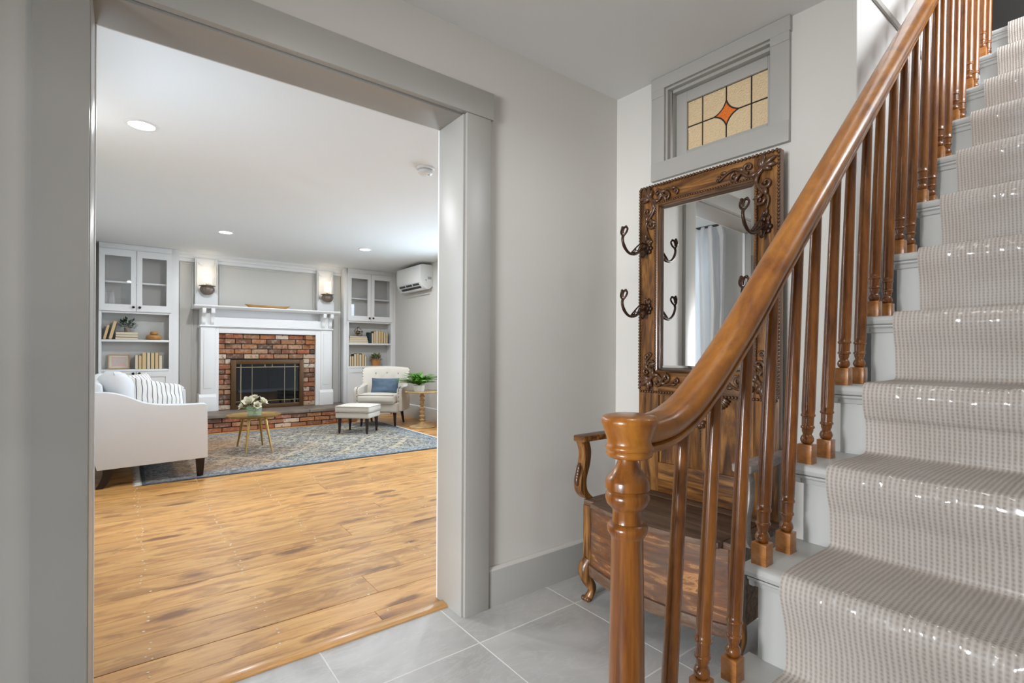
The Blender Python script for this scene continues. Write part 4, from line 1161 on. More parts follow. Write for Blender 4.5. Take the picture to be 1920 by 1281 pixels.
# overmantel pilasters behind the sconces
op = {}
for nm, (a, b) in (('left', (.752, 1.028)), ('right', (2.412, 2.672))):
    e = MB().box(a, b, 8.325, 8.352, Z(1.70), Z(LC - .07)).build('overmantel_panel', M['white'], mt)
    w_ = .035
    for q in ((a, a + w_), (b - w_, b)):
        MB().box(q[0], q[1], 8.295, 8.325, Z(1.86), Z(LC - .07)).build('stile', M['white'], e, bev=.003)
        MB().box(q[0] + .004, q[0] + .011, 8.280, 8.295, Z(1.87), Z(LC - .12)).build('bead', M['white'], e)
        MB().box(q[1] - .011, q[1] - .004, 8.280, 8.295, Z(1.87), Z(LC - .12)).build('bead', M['white'], e)
    pts = [(a + w_, Z(LC - .07))] + [(a + w_ + (b - a - 2 * w_) * (1 - math.cos(PI * i / 10)) / 2, Z(LC - .115 - .055 * math.sin(PI * i / 10))) for i in range(11)] + [(b - w_, Z(LC - .07))]
    MB().prism(pts, 'y', 8.305, 8.325).build('arched_head', M['white'], e)
    MB().prism([(a, Z(1.70)), (b, Z(1.70)), (b, Z(1.86)), (b - .03, Z(1.905)), (a + .03, Z(1.905)), (a, Z(1.86))], 'y', 8.255, 8.325).build('pedestal', M['white'], e, bev=.003)
# picture-frame moulding on the wall beside and above the mantel
for (a, b, z0_, z1_) in ((1.055, 2.385, 1.705, LC - .14), (.58, .735, .24, LC - .14), (2.69, 2.80, .24, LC - .14)):
    fr_ = struct(bpy.data.objects.new('trim_8', None)); COL.objects.link(fr_); fr_['label'] = 'thin wall-coloured panel moulding on the fireplace wall'
    for bx_ in ((a, a + .016, z0_, z1_), (b - .016, b, z0_, z1_), (a + .016, b - .016, z1_ - .016, z1_)):
        MB().box(bx_[0], bx_[1], YB - .016, YB, bx_[2], bx_[3]).build('moulding', M['wall_living'], fr_, bev=.004)
# ---- sconces
def sconce(x, label):
    s_ = thing('wall_sconce', label, 'wall sconce', (x, 8.18, 1.93), 0, 'bowl sconces over the mantel')
    b = [(0.0, -.075), (.032, -.072), (.062, -.055), (.082, -.025), (.088, .005), (.082, .030), (.072, .040), (.074, .044), (.100, .050), (.100, .055), (.03, .057), (0, .055)]
    MB().lathe(b, 0, 0, 42, wave=lambda a: 1 + .03 * math.cos(a * 14)).build('bowl', M['sconce'], s_)
    MB().lathe([(.018, .05), (.020, .085), (.012, .09)], 0, 0, 14).build('socket', M['brass'], s_)
    MB().lathe([(.006, .09), (.016, .11), (.019, .135), (.010, .165), (.002, .185)], 0, 0, 14).build('bulb', M['bulb'], s_)
    pr = [(.052, .055), (.052, .25), (.050, .25), (.050, .055)]
    vs = MB(); seg = 24
    P = []
    for r_, z in pr: P += [(r_ * math.cos(2 * PI * k / seg), r_ * math.sin(2 * PI * k / seg), z) for k in range(seg)]
    vs.add(P, [(i * seg + k, i * seg + (k + 1) % seg, ((i + 1) % 4) * seg + (k + 1) % seg, ((i + 1) % 4) * seg + k) for i in range(4) for k in range(seg)])
    vs.build('glass_shade', M['shade'], s_)
    MB().tube([(0, .05, .0), (0, .10, .005), (0, .145, .01)], .014, 8).build('arm', M['sconce'], s_)
    d = bpy.data.lights.new('sconce_lamp', 'POINT'); d.energy = 0.55; d.color = (1, .84, .62); d.shadow_soft_size = .03
    l_ = bpy.data.objects.new('sconce_lamp', d); COL.objects.link(l_); l_.parent = s_; l_.location = (0, -.01, .28)
sconce(0.889, 'brown ribbed bowl sconce over the left end of the mantel')
sconce(2.545, 'brown ribbed bowl sconce over the right end of the mantel')
# dough bowl on the mantel shelf
b = MB(); vs = []; n_ = 28
for (sc_, z) in ((.55, 0.0), (.85, .010), (1.0, .034), (.94, .034), (.78, .014), (.4, .010)):
    for k in range(n_):
        a = 2 * PI * k / n_
        cx_ = math.copysign(abs(math.cos(a)) ** .8, math.cos(a)); vs.append((.31 * sc_ * cx_ if sc_ > .5 else .2 * cx_, .085 * sc_ * math.sin(a), z + (.012 * abs(cx_) ** 3 if .9 < sc_ else 0)))
fs = [(i * n_ + k, i * n_ + (k + 1) % n_, (i + 1) * n_ + (k + 1) % n_, (i + 1) * n_ + k) for i in range(5) for k in range(n_)]
fs += [tuple(range(n_ - 1, -1, -1)), tuple(5 * n_ + k for k in range(n_))]
tag(b.add(vs, fs).build('wooden_tray', M['traywood'], loc=(1.645, 8.06, 1.7005)), 'long shallow honey wood tray on the mantel shelf', 'tray')

# ---- built-in bookcases
def bookcase(x0, x1, label):
    w = x1 - x0
    e = thing('built_in_bookcase', label, 'bookcase', (x0, YC, 0), 0, 'white built-in bookcases beside the fireplace')
    D = YB - YC - .005 + 0.0
    bk = 0.17
    MB().box(0, w, bk, bk + .008, 0, LC - .002).build('back', M['cab_in'], e)
    MB().box(0, .028, .0, bk, 0, LC - .002).build('side', M['white'], e)
    MB().box(w - .028, w, .0, bk, 0, LC - .002).build('side', M['white'], e)
    for z0_, z1_, nm in ((1.185, 1.213, 'shelf'), (.800, .828, 'counter'), (1.553, 1.585, 'shelf'), (1.945, 1.965, 'glass_shelf')):
        MB().box(.028, w - .028, .004 if nm != 'glass_shelf' else .03, bk, z0_, z1_).build(nm, M['white'], e, bev=.002)
    MB().box(0, w, -.002, bk, 2.372, LC - .002).build('cornice', M['white'], e, bev=.003)
    MB().box(0, w, .0, bk, 0, .10).build('toe_board', M['white'], e)
    h = w / 2
    for q, s_ in ((0, 1), (1, -1)):
        a, b = .004 + q * h, h - .002 + q * (h - .002)
        f = .056
        g = MB().box(a, a + f, -.022, 0, 1.580, 2.368).box(b - f, b, -.022, 0, 1.580, 2.368).box(a + f, b - f, -.022, 0, 1.580, 1.580 + .085).box(a + f, b - f, -.022, 0, 2.368 - .085, 2.368).build('door', M['white'], e)
        MB().box(a + f, b - f, -.013, -.009, 1.665, 2.283).build('pane', M['pane'], g)
        kx = b - .03 if q == 0 else a + .03
        kn = MB().lathe([(.006, 0), (.006, .012), (.015, .018), (.016, .026), (.010, .031), (0, .032)], 0, 0, 14)
        km = kn.mesh('knob')
        obj('knob', km, M['knob'], g, loc=(kx, -.022, 1.632), rot=(R(90), 0, 0))
        g2 = MB().box(a, a + .06, -.022, 0, .10, .797).box(b - .06, b, -.022, 0, .10, .797).box(a + .06, b - .06, -.022, 0, .10, .17).box(a + .06, b - .06, -.022, 0, .727, .797).box(a + .06, b - .06, -.012, 0, .17, .727).build('door', M['white'], e)
        obj('knob', km, M['knob'], g2, loc=(kx, -.022, .773), rot=(R(90), 0, 0))
    return e
LX0, LX1, RX0, RX1 = -0.285, 0.478, 2.868, 3.655
bookcase(LX0, LX1, 'white built-in bookcase with glass doors left of the fireplace')
bookcase(RX0, RX1, 'white built-in bookcase with glass doors right of the fireplace')
struct(MB().box(.478, .558, 8.20, YB, 0, LC).build('trim_5', M['white'], bev=.003), 'white filler strip beside the left bookcase')
struct(MB().box(2.815, 2.868, 8.20, YB, 0, LC).build('trim_6', M['white'], bev=.003), 'white filler strip beside the right bookcase')
struct(MB().box(3.655, XR, 8.175, YB, 0, LC).build('trim_7', M['white'], bev=.003), 'white filler strip between the right bookcase and the corner')

# ---- books (page edges turned out)
ORD = ['leftmost', 'second from left', 'third from left', 'fourth from left', 'fifth from left', 'sixth from left', 'seventh from left', 'rightmost']
def book(loc, w, h, label, group, pages='pages', cover='cover', roty=0.0, flat=False, d=.13):
    e = thing('book', label, 'book', loc, 0, group)
    e.rotation_euler = (0, roty, 0)
    if flat:
        MB().box(0, w, .002, d, .003, h - .003).build('pages', M[pages], e)
        MB().box(0, w, 0, d, 0, .003).box(0, w, 0, d, h - .003, h).build('cover', M[cover], e)
    else:
        MB().box(.003, w - .003, .002, d, 0.002, h - .003).build('pages', M[pages], e)
        MB().box(0, .003, 0, d, 0, h).box(w - .003, w, 0, d, 0, h).build('cover', M[cover], e)
S1, S0 = 1.2132, .8282     # shelf and counter tops
yb_ = YC + .012
# left bookcase, upper shelf: two leaning, three lying
book((-.245, yb_, S1 + .0078), .034, .185, 'shorter cream book leaning at the left end, upper shelf, left bookcase', 'leaning books', roty=R(13))
book((-.190, yb_, S1 + .0092), .040, .235, 'taller yellowed book leaning beside the stack, upper shelf, left bookcase', 'leaning books', roty=R(13))
for k, (nm, w, c_) in enumerate((('bottom', .232, 'cover'), ('middle', .228, 'cover'), ('top', .224, 'cover_cream'))):
    book((-.118 + .003 * k, yb_, S1 + .0325 * k), w, .032, nm + ' book of the flat stack under the dark plant, left bookcase', 'flat stack in the left bookcase', 'pages2', c_, flat=True)
# left bookcase, lower shelf: seven upright
x = .083
for k, (w, h) in enumerate(((.038, .185), (.038, .18), (.050, .218), (.042, .215), (.044, .212), (.044, .215), (.042, .18))):
    book((x, yb_, S0), w - .002, h, 'upright book, %s of seven, lower shelf of the left bookcase' % (ORD[k] if k < 6 else 'rightmost'), 'upright books in the left bookcase', 'pages' if k % 3 else 'pages2'); x += w
# right bookcase, upper shelf
for k, nm in enumerate(('bottom', 'second', 'third', 'top')):
    book((2.905 + .004 * k, yb_, S1 + .0295 * k), .325 - .012 * k, .029, nm + ' pale book of the flat stack under the wire ornament, right bookcase', 'flat stack in the right bookcase', 'pages2', 'cover' if k == 3 else 'piping', flat=True)
x = 3.240
for k, (w, h, p_, c_) in enumerate(((.048, .185, 'cover_teal', 'cover_teal'), (.036, .175, 'pages2', 'cover'), (.042, .205, 'pages', 'cover'), (.038, .215, 'pages2', 'cover_cream'), (.050, .215, 'pages', 'cover'), (.052, .215, 'pages', 'cover'), (.036, .185, 'pages2', 'cover'), (.040, .185, 'pages', 'cover'))):
    lab = 'dark teal upright book beside the flat stack, right bookcase' if k == 0 else 'upright book, %s of eight, upper shelf of the right bookcase' % ORD[k]
    book((x, yb_, S1), w - .002, h, lab, 'upright books on the upper shelf, right bookcase', p_, c_); x += w
x = 2.910
for k, (w, h) in enumerate(((.036, .17), (.038, .17), (.044, .205), (.042, .21), (.044, .20), (.046, .21), (.036, .17))):
    book((x, yb_, S0), w - .002, h, 'upright book, %s of seven, lower shelf of the right bookcase' % (ORD[k] if k < 6 else 'rightmost'), 'upright books on the lower shelf, right bookcase', 'pages' if k % 2 else 'pages2'); x += w + .001

# ---- plants and ornaments
def leafcluster(c, r_, n, size, seed, up=.4):
    rr = random.Random(seed); b = MB()
    for _ in range(n):
        a = rr.uniform(0, 2 * PI); el = rr.uniform(-.2, 1.2)
        d = Vector((math.cos(a) * math.cos(el), math.sin(a) * math.cos(el), math.sin(el)))
        p = Vector(c) + d * r_ * rr.uniform(.45, 1.0)
        q = (d + Vector((rr.uniform(-.6, .6), rr.uniform(-.6, .6), rr.uniform(-.3, .6)))).normalized()
        s_ = q.cross(Vector((0, 0, 1)))
        if s_.length < .1: s_ = Vector((1, 0, 0))
        s_.normalize(); L_ = size * rr.uniform(.7, 1.3); u_ = s_.cross(q)
        b.add([p, p + q * L_ * .5 + s_ * L_ * .24 + u_ * L_ * .05, p + q * L_, p + q * L_ * .5 - s_ * L_ * .24 + u_ * L_ * .05, p + q * L_ * .5 + u_ * L_ * .1], [(0, 1, 4), (1, 2, 4), (2, 3, 4), (3, 0, 4)])
    return b
pl = thing('potted_plant', 'dark olive plant in a taupe pot on stacked books', 'plant', (0.005, YC + .075, S1 + .0985))
MB().lathe([(.0, 0), (.032, 0), (.036, .05), (.035, .058), (.031, .058), (.030, .05), (0, .05)], 0, 0, 20).build('pot', M['potgrey'], pl)
leafcluster((0, 0, .075), .095, 130, .042, 5).build('foliage', M['leaf_dark'], pl, smooth=0)
jr = thing('lidded_wooden_jar', 'squat honey-coloured carved wooden jar with smaller lid on upper shelf', 'jar', (.288, YC + .085, S1))
MB().lathe([(0, 0), (.055, 0), (.084, .018), (.092, .038), (.084, .058), (.058, .070), (.03, .072), (0, .072)], 0, 0, 28, wave=lambda a: 1 + .008 * math.cos(12 * a)).build('jar_body', M['woodjar'], jr)
MB().lathe([(0, .072), (.030, .072), (.045, .084), (.046, .098), (.036, .112), (.012, .118), (0, .118)], 0, 0, 24).build('lid', M['woodjar'], jr)
# picture
t = NT('pink_street_print')
uvp = t.coord('Object', (1, 1, 1))
sp = t.n('ShaderNodeSeparateXYZ'); t.l(uvp, sp.inputs[0])
bl = t.n('ShaderNodeTexBrick'); t.l(t.coord('Object', (1, 1, 1), rot=(R(90), 0, 0)), bl.inputs['Vector'])
bl.inputs['Scale'].default_value = 22; bl.inputs['Color1'].default_value = (.48, .28, .26, 1); bl.inputs['Color2'].default_value = (.30, .31, .33, 1); bl.inputs['Mortar'].default_value = (.55, .50, .44, 1); bl.inputs['Mortar Size'].default_value = .04
t.base(t.mix(t.ramp(t.noise(uvp, 14, 3), [(.4, (0, 0, 0)), (.65, (.8, .8, .8))]), bl.outputs[0], (.62, .30, .28))); t.set(Roughness=.25)
M['print'] = t.m
pf = thing('framed_print', 'small pink and grey print in pale oak frame, left bookcase', 'picture', (-.195, YC + .10, S0 + .003))
pf.rotation_euler = (R(-10), 0, 0)
for a, b, c_, d_ in ((0, .014, 0, .195), (.212, .226, 0, .195), (.014, .212, 0, .014), (.014, .212, .181, .195)):
    MB().box(a, b, 0, .016, c_, d_).build('frame_bar', M['frame_wood'], pf, bev=.001)
MB().box(.014, .212, .006, .014, .014, .181).build('mount', M['cover_cream'], pf)
MB().box(.040, .186, .0045, .007, .036, .160).build('print', M['print'], pf)
# wire ornament
wo = thing('wire_ornament', 'small bronze wire geometric ornament on flat book stack', 'ornament', (3.075, YC + .07, S1 + .1185))
b = MB(); pts = [(0, 0, .155), (-.075, -.02, .085), (.075, -.01, .08), (.0, .055, .08), (-.03, -.045, .005), (.045, -.035, .005), (.015, .04, .005)]
for i, j_ in ((0, 1), (0, 2), (0, 3), (1, 2), (2, 3), (3, 1), (1, 4), (2, 5), (3, 6), (4, 5), (5, 6), (6, 4), (1, 6), (2, 4)):
    b.tube([pts[i], pts[j_]], .0042, 6)
b.build('wire_frame', M['gilt'], wo)
MB().ball((0, 0, .06), .03, 10, 7).build('glass_drop', M['gilt'], wo)
# terracotta pot
pl = thing('potted_succulent', 'yellow-green succulent in an orange pot, right bookcase', 'plant', (3.388, YC + .075, S0))
MB().lathe([(0, 0), (.060, 0), (.075, .085), (.078, .095), (.078, .110), (.070, .110), (.068, .095), (0, .095)], 0, 0, 24).build('pot', M['terracotta'], pl)
leafcluster((0, 0, .115), .090, 150, .045, 9).build('foliage', M['leaf_yellow'], pl, smooth=0)
# ---- rug
rg = thing('area_rug', 'faded blue grey and tan patterned rug under the coffee table', 'rug', (1.575, 6.17, 0.0))
MB().box(-1.475, 1.475, -1.225, 1.225, 0.0005, 0.009).build('pile', M['rug'], rg, bev=.002)
b = MB(); rr = random.Random(2)
for k in range(260):
    yy = -1.22 + 2.44 * k / 259
    for s_ in (-1, 1):
        x0 = s_ * 1.474; L_ = rr.uniform(.045, .065); dy = rr.uniform(-.012, .012)
        b.add([(x0, yy - .003, .006), (x0, yy + .003, .006), (x0 + s_ * L_, yy + dy + .0025, .0015), (x0 + s_ * L_, yy + dy - .0025, .0015), (x0 + s_ * L_ * .5, yy + dy * .5, .0075)], [(0, 1, 4), (1, 2, 4), (2, 3, 4), (3, 0, 4)])
o = b.build('fringe', M['fringe'], rg, smooth=0); o['kind'] = 'stuff'

# ---- sofa (faces +x, near arm towards the opening)
sf = thing('sofa', 'white slipcovered sofa with sloped arms and dark legs', 'sofa', (0, 0, 0))
SY0, SY1 = 4.98, 7.12
top = catmull([(.548, 0, .600), (.535, 0, .622), (.44, 0, .624), (.324, 0, .626), (.21, 0, .634), (.11, 0, .655), (.04, 0, .690), (-.03, 0, .722), (-.10, 0, .742), (-.20, 0, .752), (-.265, 0, .750), (-.285, 0, .735)], 4)
armp = [(.552, .166)] + [(p.x, p.z) for p in top] + [(-.275, .55), (-.235, .38), (-.180, .150)]
for a, b_ in ((SY0, SY0 + .13), (SY1 - .13, SY1)):
    MB().prism(armp, 'y', a, b_).build('arm', M['sofa'], sf, bev=.014, bseg=3)
MB().prism([(.50, .166), (.50, .30), (-.20, .30), (-.18, .152)], 'y', SY0 + .13, SY1 - .13).build('base', M['sofa'], sf, bev=.008)
MB().prism([(-.10, .28), (-.155, .80), (-.19, .825), (-.25, .825), (-.285, .80), (-.20, .28)], 'y', SY0 + .10, SY1 - .10).build('backrest', M['sofa'], sf, bev=.03, bseg=3)
mid = (SY0 + SY1) / 2
for a, b_ in ((SY0 + .135, mid - .003), (mid + .003, SY1 - .135)):
    MB().rbox((.215, (a + b_) / 2, .375), (.60, b_ - a, .155), .045, 8, (0, 0, .015)).build('seat_cushion', M['sofa'], sf, smooth=60)
for x, yy in ((.50, SY0 + .05), (.50, SY1 - .06)):
    MB().hexa([(x - .022, yy - .022, .010), (x + .022, yy - .022, .010), (x + .022, yy + .022, .010), (x - .022, yy + .022, .010), (x - .032, yy - .030, .170), (x + .034, yy - .030, .170), (x + .034, yy + .03, .170), (x - .032, yy + .03, .170)]).build('leg', M['legdark'], sf, bev=.003)
for yy in (SY0 + .06, SY1 - .06):
    p = catmull([(-.11, yy, .165), (-.115, yy, .11), (-.135, yy, .05), (-.165, yy, .0)], 4)
    vs = []; fs = []
    for q in p:
        h_ = .024 + .012 * (q.z / .165)
        vs += [(q.x - h_, yy - .028, q.z), (q.x + h_, yy - .028, q.z), (q.x + h_, yy + .028, q.z), (q.x - h_, yy + .028, q.z)]
    for i in range(len(p) - 1):
        for k in range(4): fs.append((i * 4 + k, i * 4 + (k + 1) % 4, i * 4 + 4 + (k + 1) % 4, i * 4 + 4 + k))
    fs += [(0, 1, 2, 3), tuple(len(vs) - 4 + k for k in range(4))]
    MB().add(vs, fs).build('leg', M['legdark'], sf, bev=.003)
# pillows on it
def pillow(label, loc, rot, w, h, th, m, seed, name='throw_pillow', pinch=.06):
    mb = MB().pillow(w, h, th, 16, pinch, .25, seed)
    o = mb.build(name, M[m], None, smooth=70); o.location = loc; o.rotation_euler = rot
    return tag(o, label, 'pillow')
o = pillow('large plump white back cushion behind the near sofa arm', (-.045, 5.43, .66), (R(-16), 0, R(96)), .58, .50, .24, 'sofa', 3, 'back_cushion', .03)
o = pillow('white pillow with thin dark stripes lying on near sofa seat', (.205, 5.33, .645), (R(-42), R(13), R(16)), .47, .41, .19, 'stripe', 8, pinch=.10)
o = pillow('cream pillow with dark stripes standing behind the other striped pillow', (.075, 5.83, .665), (R(-24), 0, R(48)), .44, .42, .15, 'stripe', 21)

# ---- coffee table
ct = thing('coffee_table', 'round scalloped gold tray table on four tapered legs', 'coffee table', (1.10, 6.03, .009))
wv_ = lambda a: 1 + .022 * math.cos(14 * a)
MB().lathe([(0.0, .352), (.20, .352), (.235, .355), (.258, .366), (.268, .378), (.264, .379), (.250, .370), (.228, .3605), (.0, .3595)], 0, 0, 84, wave=wv_).build('tray_top', M['brass'], ct, smooth=50)
for (lx, ly) in ((-.122, .262), (-.118, -.229), (.122, .186), (.131, -.236)):
    MB().tube([(lx * .62, ly * .62, .353), (lx, ly, .0)], [.0165, .0085], 12).build('leg', M['brass'], ct)
vz = .009 + .3605
va = thing('glass_vase', 'small clear glass vase of water on gold tray table', 'vase', (1.10, 6.02, vz))
seg = 28; P = []
pr = [(.066, .0), (.073, .004), (.076, .105), (.0735, .105), (.070, .008), (.0, .008)]
for r_, z in pr: P += [(r_ * math.cos(2 * PI * k / seg), r_ * math.sin(2 * PI * k / seg), z) for k in range(seg)]
fs = [(i * seg + k, i * seg + (k + 1) % seg, (i + 1) * seg + (k + 1) % seg, (i + 1) * seg + k) for i in range(5) for k in range(seg)] + [tuple(range(seg - 1, -1, -1))]
MB().add(P, fs).build('glass', M['vase'], va, smooth=60)
MB().lathe([(.068, .010), (.069, .065), (0, .065)], 0, 0, 24).build('water', M['vase'], va, smooth=60)
def petal(b, base, d, L_, w, cup, up):
    d = d.normalized(); s_ = d.cross(up).normalized(); n_ = s_.cross(d)
    vs = []; k = 5
    for i in range(k + 1):
        f = i / k
        for j_ in (-1, 0, 1):
            ww = w * math.sin(PI * (.12 + .80 * f)) * j_
            vs.append(base + d * L_ * f + s_ * ww + n_ * (cup * (abs(j_) * .5 * math.sin(PI * f) + f * f * .9) * L_))
    fs = []
    for i in range(k):
        for j_ in range(2):
            a = i * 3 + j_; fs.append((a, a + 1, a + 4, a + 3))
    b.add(vs, fs)
FL = [((-.055, -.030, .145), (-.35, -.55, .75), .082, 'large cream flower at the front left of the glass vase'), ((.068, -.010, .140), (.65, -.3, .7), .070, 'cream flower at the right of the glass vase'),
      ((.010, .04, .175), (.05, .15, 1), .066, 'cream flower highest in the glass vase'), ((.010, -.070, .115), (.1, -.85, .5), .055, 'cream flower lowest at the front of the vase'), ((-.110, .02, .105), (-.9, .0, .35), .050, 'small cream flower drooping out left of the vase')]
for i, (c_, d, r_, lab) in enumerate(FL):
    e = thing('white_flower', lab, 'flower', (1.10, 6.02, vz), 0, 'cream flowers in the vase')
    d = Vector(d).normalized(); ax = d.cross(Vector((.3, .8, .1))).normalized(); ay = d.cross(ax); b = MB()
    for ring, (m_, tilt, sc_) in enumerate(((6, 1.15, 1.0), (5, .65, .85), (4, .25, .6))):
        for k in range(m_):
            a = 2 * PI * k / m_ + ring * .5
            o_ = ax * math.cos(a) + ay * math.sin(a)
            petal(b, Vector(c_), d * math.cos(tilt) + o_ * math.sin(tilt), r_ * sc_, r_ * .42, .25, d)
    b.build('blossom', M['petal'], e, smooth=70)
    p = catmull([c_, (c_[0] * .5, c_[1] * .5, .07), (-c_[0] * .4, -c_[1] * .4, .012)], 5)
    MB().tube(p, .0028, 6).build('stem', M['leaf'], e)
    b = MB()
    for k in range(2):
        a = i * 1.3 + k * PI; petal(b, Vector((c_[0] * .7, c_[1] * .7, .09)), Vector((math.cos(a), math.sin(a), .25)), .055, .014, -.2, Vector((0, 0, 1)))
    b.build('leaf', M['leaf'], e, smooth=70)

# ---- armchair and ottoman
AC_ROT = math.atan2(-.336, -.28) + PI / 2        # local -y is the front
ch = thing('armchair', 'cream tufted armchair with dark nailheads and legs', 'armchair', (2.985, 7.005, .0095), R(-40))
MB().rbox((0, -.02, .272), (.60, .56, .14), .03, 6).build('base', M['cream'], ch, smooth=60)
MB().rbox((0, -.055, .395), (.545, .56, .125), .04, 8, (0, .012, .014)).build('seat_cushion', M['cream'], ch, smooth=60)
b = MB()
for zz in (.452, .338):
    b.tube([(-.255, -.328, zz), (.255, -.328, zz)], .006, 6)
b.build('piping', M['piping'], ch)
# shell back: curved, flared
TU = [(-.17, .74), (0, .75), (.17, .74), (-.085, .655), (.085, .655)]
vs = []; fs = []; nu, nv = 22, 14
for side in (0, 1):
    for i in range(nu + 1):
        u = -1 + 2 * i / nu
        for j_ in range(nv + 1):
            v_ = j_ / nv
            z = .32 + .52 * v_ - .02 * u * u * v_
            wd = .325 + .035 * v_
            x = wd * u; yb0 = .225 + .095 * v_ - .10 * u ** 4
            th = .105 - .02 * v_
            tuft = 0
            if not side:
                for (tu, tz) in TU:
                    tuft += .018 * math.exp(-((x - tu) ** 2 + (z - tz) ** 2) / .0018)
            y_ = yb0 - (th if not side else 0) + tuft + (.03 * (2 * abs(v_ - .5)) ** 6 + .03 * abs(u) ** 8) * (1 if not side else -1)
            vs.append((x, y_, z))
m_ = (nu + 1) * (nv + 1)
for sd in (0, 1):
    for i in range(nu):
        for j_ in range(nv):
            a = sd * m_ + i * (nv + 1) + j_; fs.append((a, a + 1, a + nv + 2, a + nv + 1))
for i in range(nu):
    for j_ in (0, nv):
        a = i * (nv + 1) + j_; fs.append((a, a + nv + 1, m_ + a + nv + 1, m_ + a))
for j_ in range(nv):
    for i in (0, nu):
        a = i * (nv + 1) + j_; fs.append((a, a + 1, m_ + a + 1, m_ + a))
MB().add(vs, fs).build('backrest', M['cream'], ch, smooth=60)
for (tu, tz) in TU:
    v_ = (tz - .32) / .52
    MB().ball((tu, .225 + .095 * v_ - .105 + .02 * v_ - .001, tz), .011, 8, 5, (1, .5, 1)).build('button', M['piping'], ch)
for s_ in (-1, 1):
    pr = catmull([(.235, 0, .60), (.12, 0, .578), (0, 0, .560), (-.12, 0, .555), (-.20, 0, .548), (-.238, 0, .520), (-.245, 0, .470), (-.235, 0, .36), (-.225, 0, .215)], 4)
    poly = [(p.x, p.z) for p in pr] + [(.20, .215), (.24, .40)]
    x0, x1 = sorted((s_ * .272, s_ * .348))
    MB().prism(poly, 'x', x0, x1).build('arm', M['cream'], ch, bev=.016, bseg=3)
    for k in range(9):
        q = pr[int(12 + k * 2.0)] if int(12 + k * 2.0) < len(pr) else pr[-1]
        MB().ball((s_ * .30, q.x - .003, q.z + .002), .0065, 6, 4).build('nailhead', M['knob'], ch)
    for k in range(9):
        z = .48 + k * .042; v_ = (z - .32) / .52
        MB().ball((s_ * (.325 + .035 * v_ - .006), .225 + .095 * v_ - .10 - .055, z), .0065, 6, 4).build('nailhead', M['knob'], ch)
for sx, sy in ((-1, -1), (1, -1), (-1, 1), (1, 1)):
    t0 = Vector((sx * .235, -.20 if sy < 0 else .16, .21)); t1 = t0 + Vector((sx * .01, sy * (.015 if sy < 0 else .10), -.21 if sy < 0 else -.2195))
    MB().tube([t0, t1], [.026, .014], 4).build('leg', M['legdark'], ch)
o = pillow('slate blue tweed lumbar pillow on cream armchair', (3.005, 6.975, .565), (R(-18), 0, R(-40)), .41, .25, .12, 'blue', 31, pinch=.05)

ot = thing('ottoman', 'square cream upholstered ottoman with dark tapered legs', 'ottoman', (2.435, 6.51, .009), R(-45))
MB().rbox((0, 0, .238), (.46, .38, .075), .02, 5).build('base', M['cream'], ot, smooth=60)
MB().rbox((0, 0, .318), (.475, .395, .085), .03, 8, (0, 0, .018)).build('cushion', M['cream'], ot, smooth=60)
b = MB()
for z in (.285, .352):
    b.tube([(-.215, -.198, z), (.215, -.198, z), (.2375, -.175, z), (.2375, .175, z), (.215, .198, z), (-.215, .198, z), (-.2375, .175, z), (-.2375, -.175, z), (-.215, -.198, z)], .0048, 6)
b.build('piping', M['piping'], ot)
for sx in (-1, 1):
    for sy in (-1, 1):
        MB().tube([(sx * .185, sy * .150, .205), (sx * .188, sy * .153, 0)], [.027, .014], 4).build('leg', M['legdark'], ot)

# ---- side table with turned stem and fern
tb = thing('side_table', 'blond wood pedestal table with beaded turned stem', 'side table', (3.345, 6.46, 0))
MB().lathe([(0, .497), (.235, .497), (.243, .503), (.243, .513), (.236, .519), (0, .519)], 0, 0, 44).build('table_top', M['spindle'], tb)
pf_ = [(.03, .03)]
z = .085; k = 0
while z < .48:
    r_ = .041 if k % 2 == 0 else .027; hh = .036 if k % 2 == 0 else .020
    for f in range(5): pf_.append((.017 + (r_ - .017) * math.sin(PI * (f + .5) / 5), z + hh * (f + .5) / 5))
    z += hh; k += 1
pf_ += [(.03, .497)]
MB().lathe([(.05, .03), (.045, .05), (.025, .075)] + pf_[1:], 0, 0, 20).build('stem', M['spindle'], tb)
MB().lathe([(0, 0), (.175, 0), (.18, .008), (.172, .02), (.12, .03), (.06, .042), (.04, .06), (0, .06)], 0, 0, 40).build('base', M['spindle'], tb)
fe = thing('potted_fern', 'bright green fern in a white pot on the pedestal table', 'plant', (3.285, 6.44, .519))
MB().lathe([(0, 0), (.072, 0), (.085, .085), (.080, .085), (.074, .07), (0, .07)], 0, 0, 8).build('pot', M['potwhite'], fe, smooth=20)
MB().lathe([(0, .068), (.074, .070)], 0, 0, 12).build('soil', M['soil'], fe)
rr = random.Random(4)
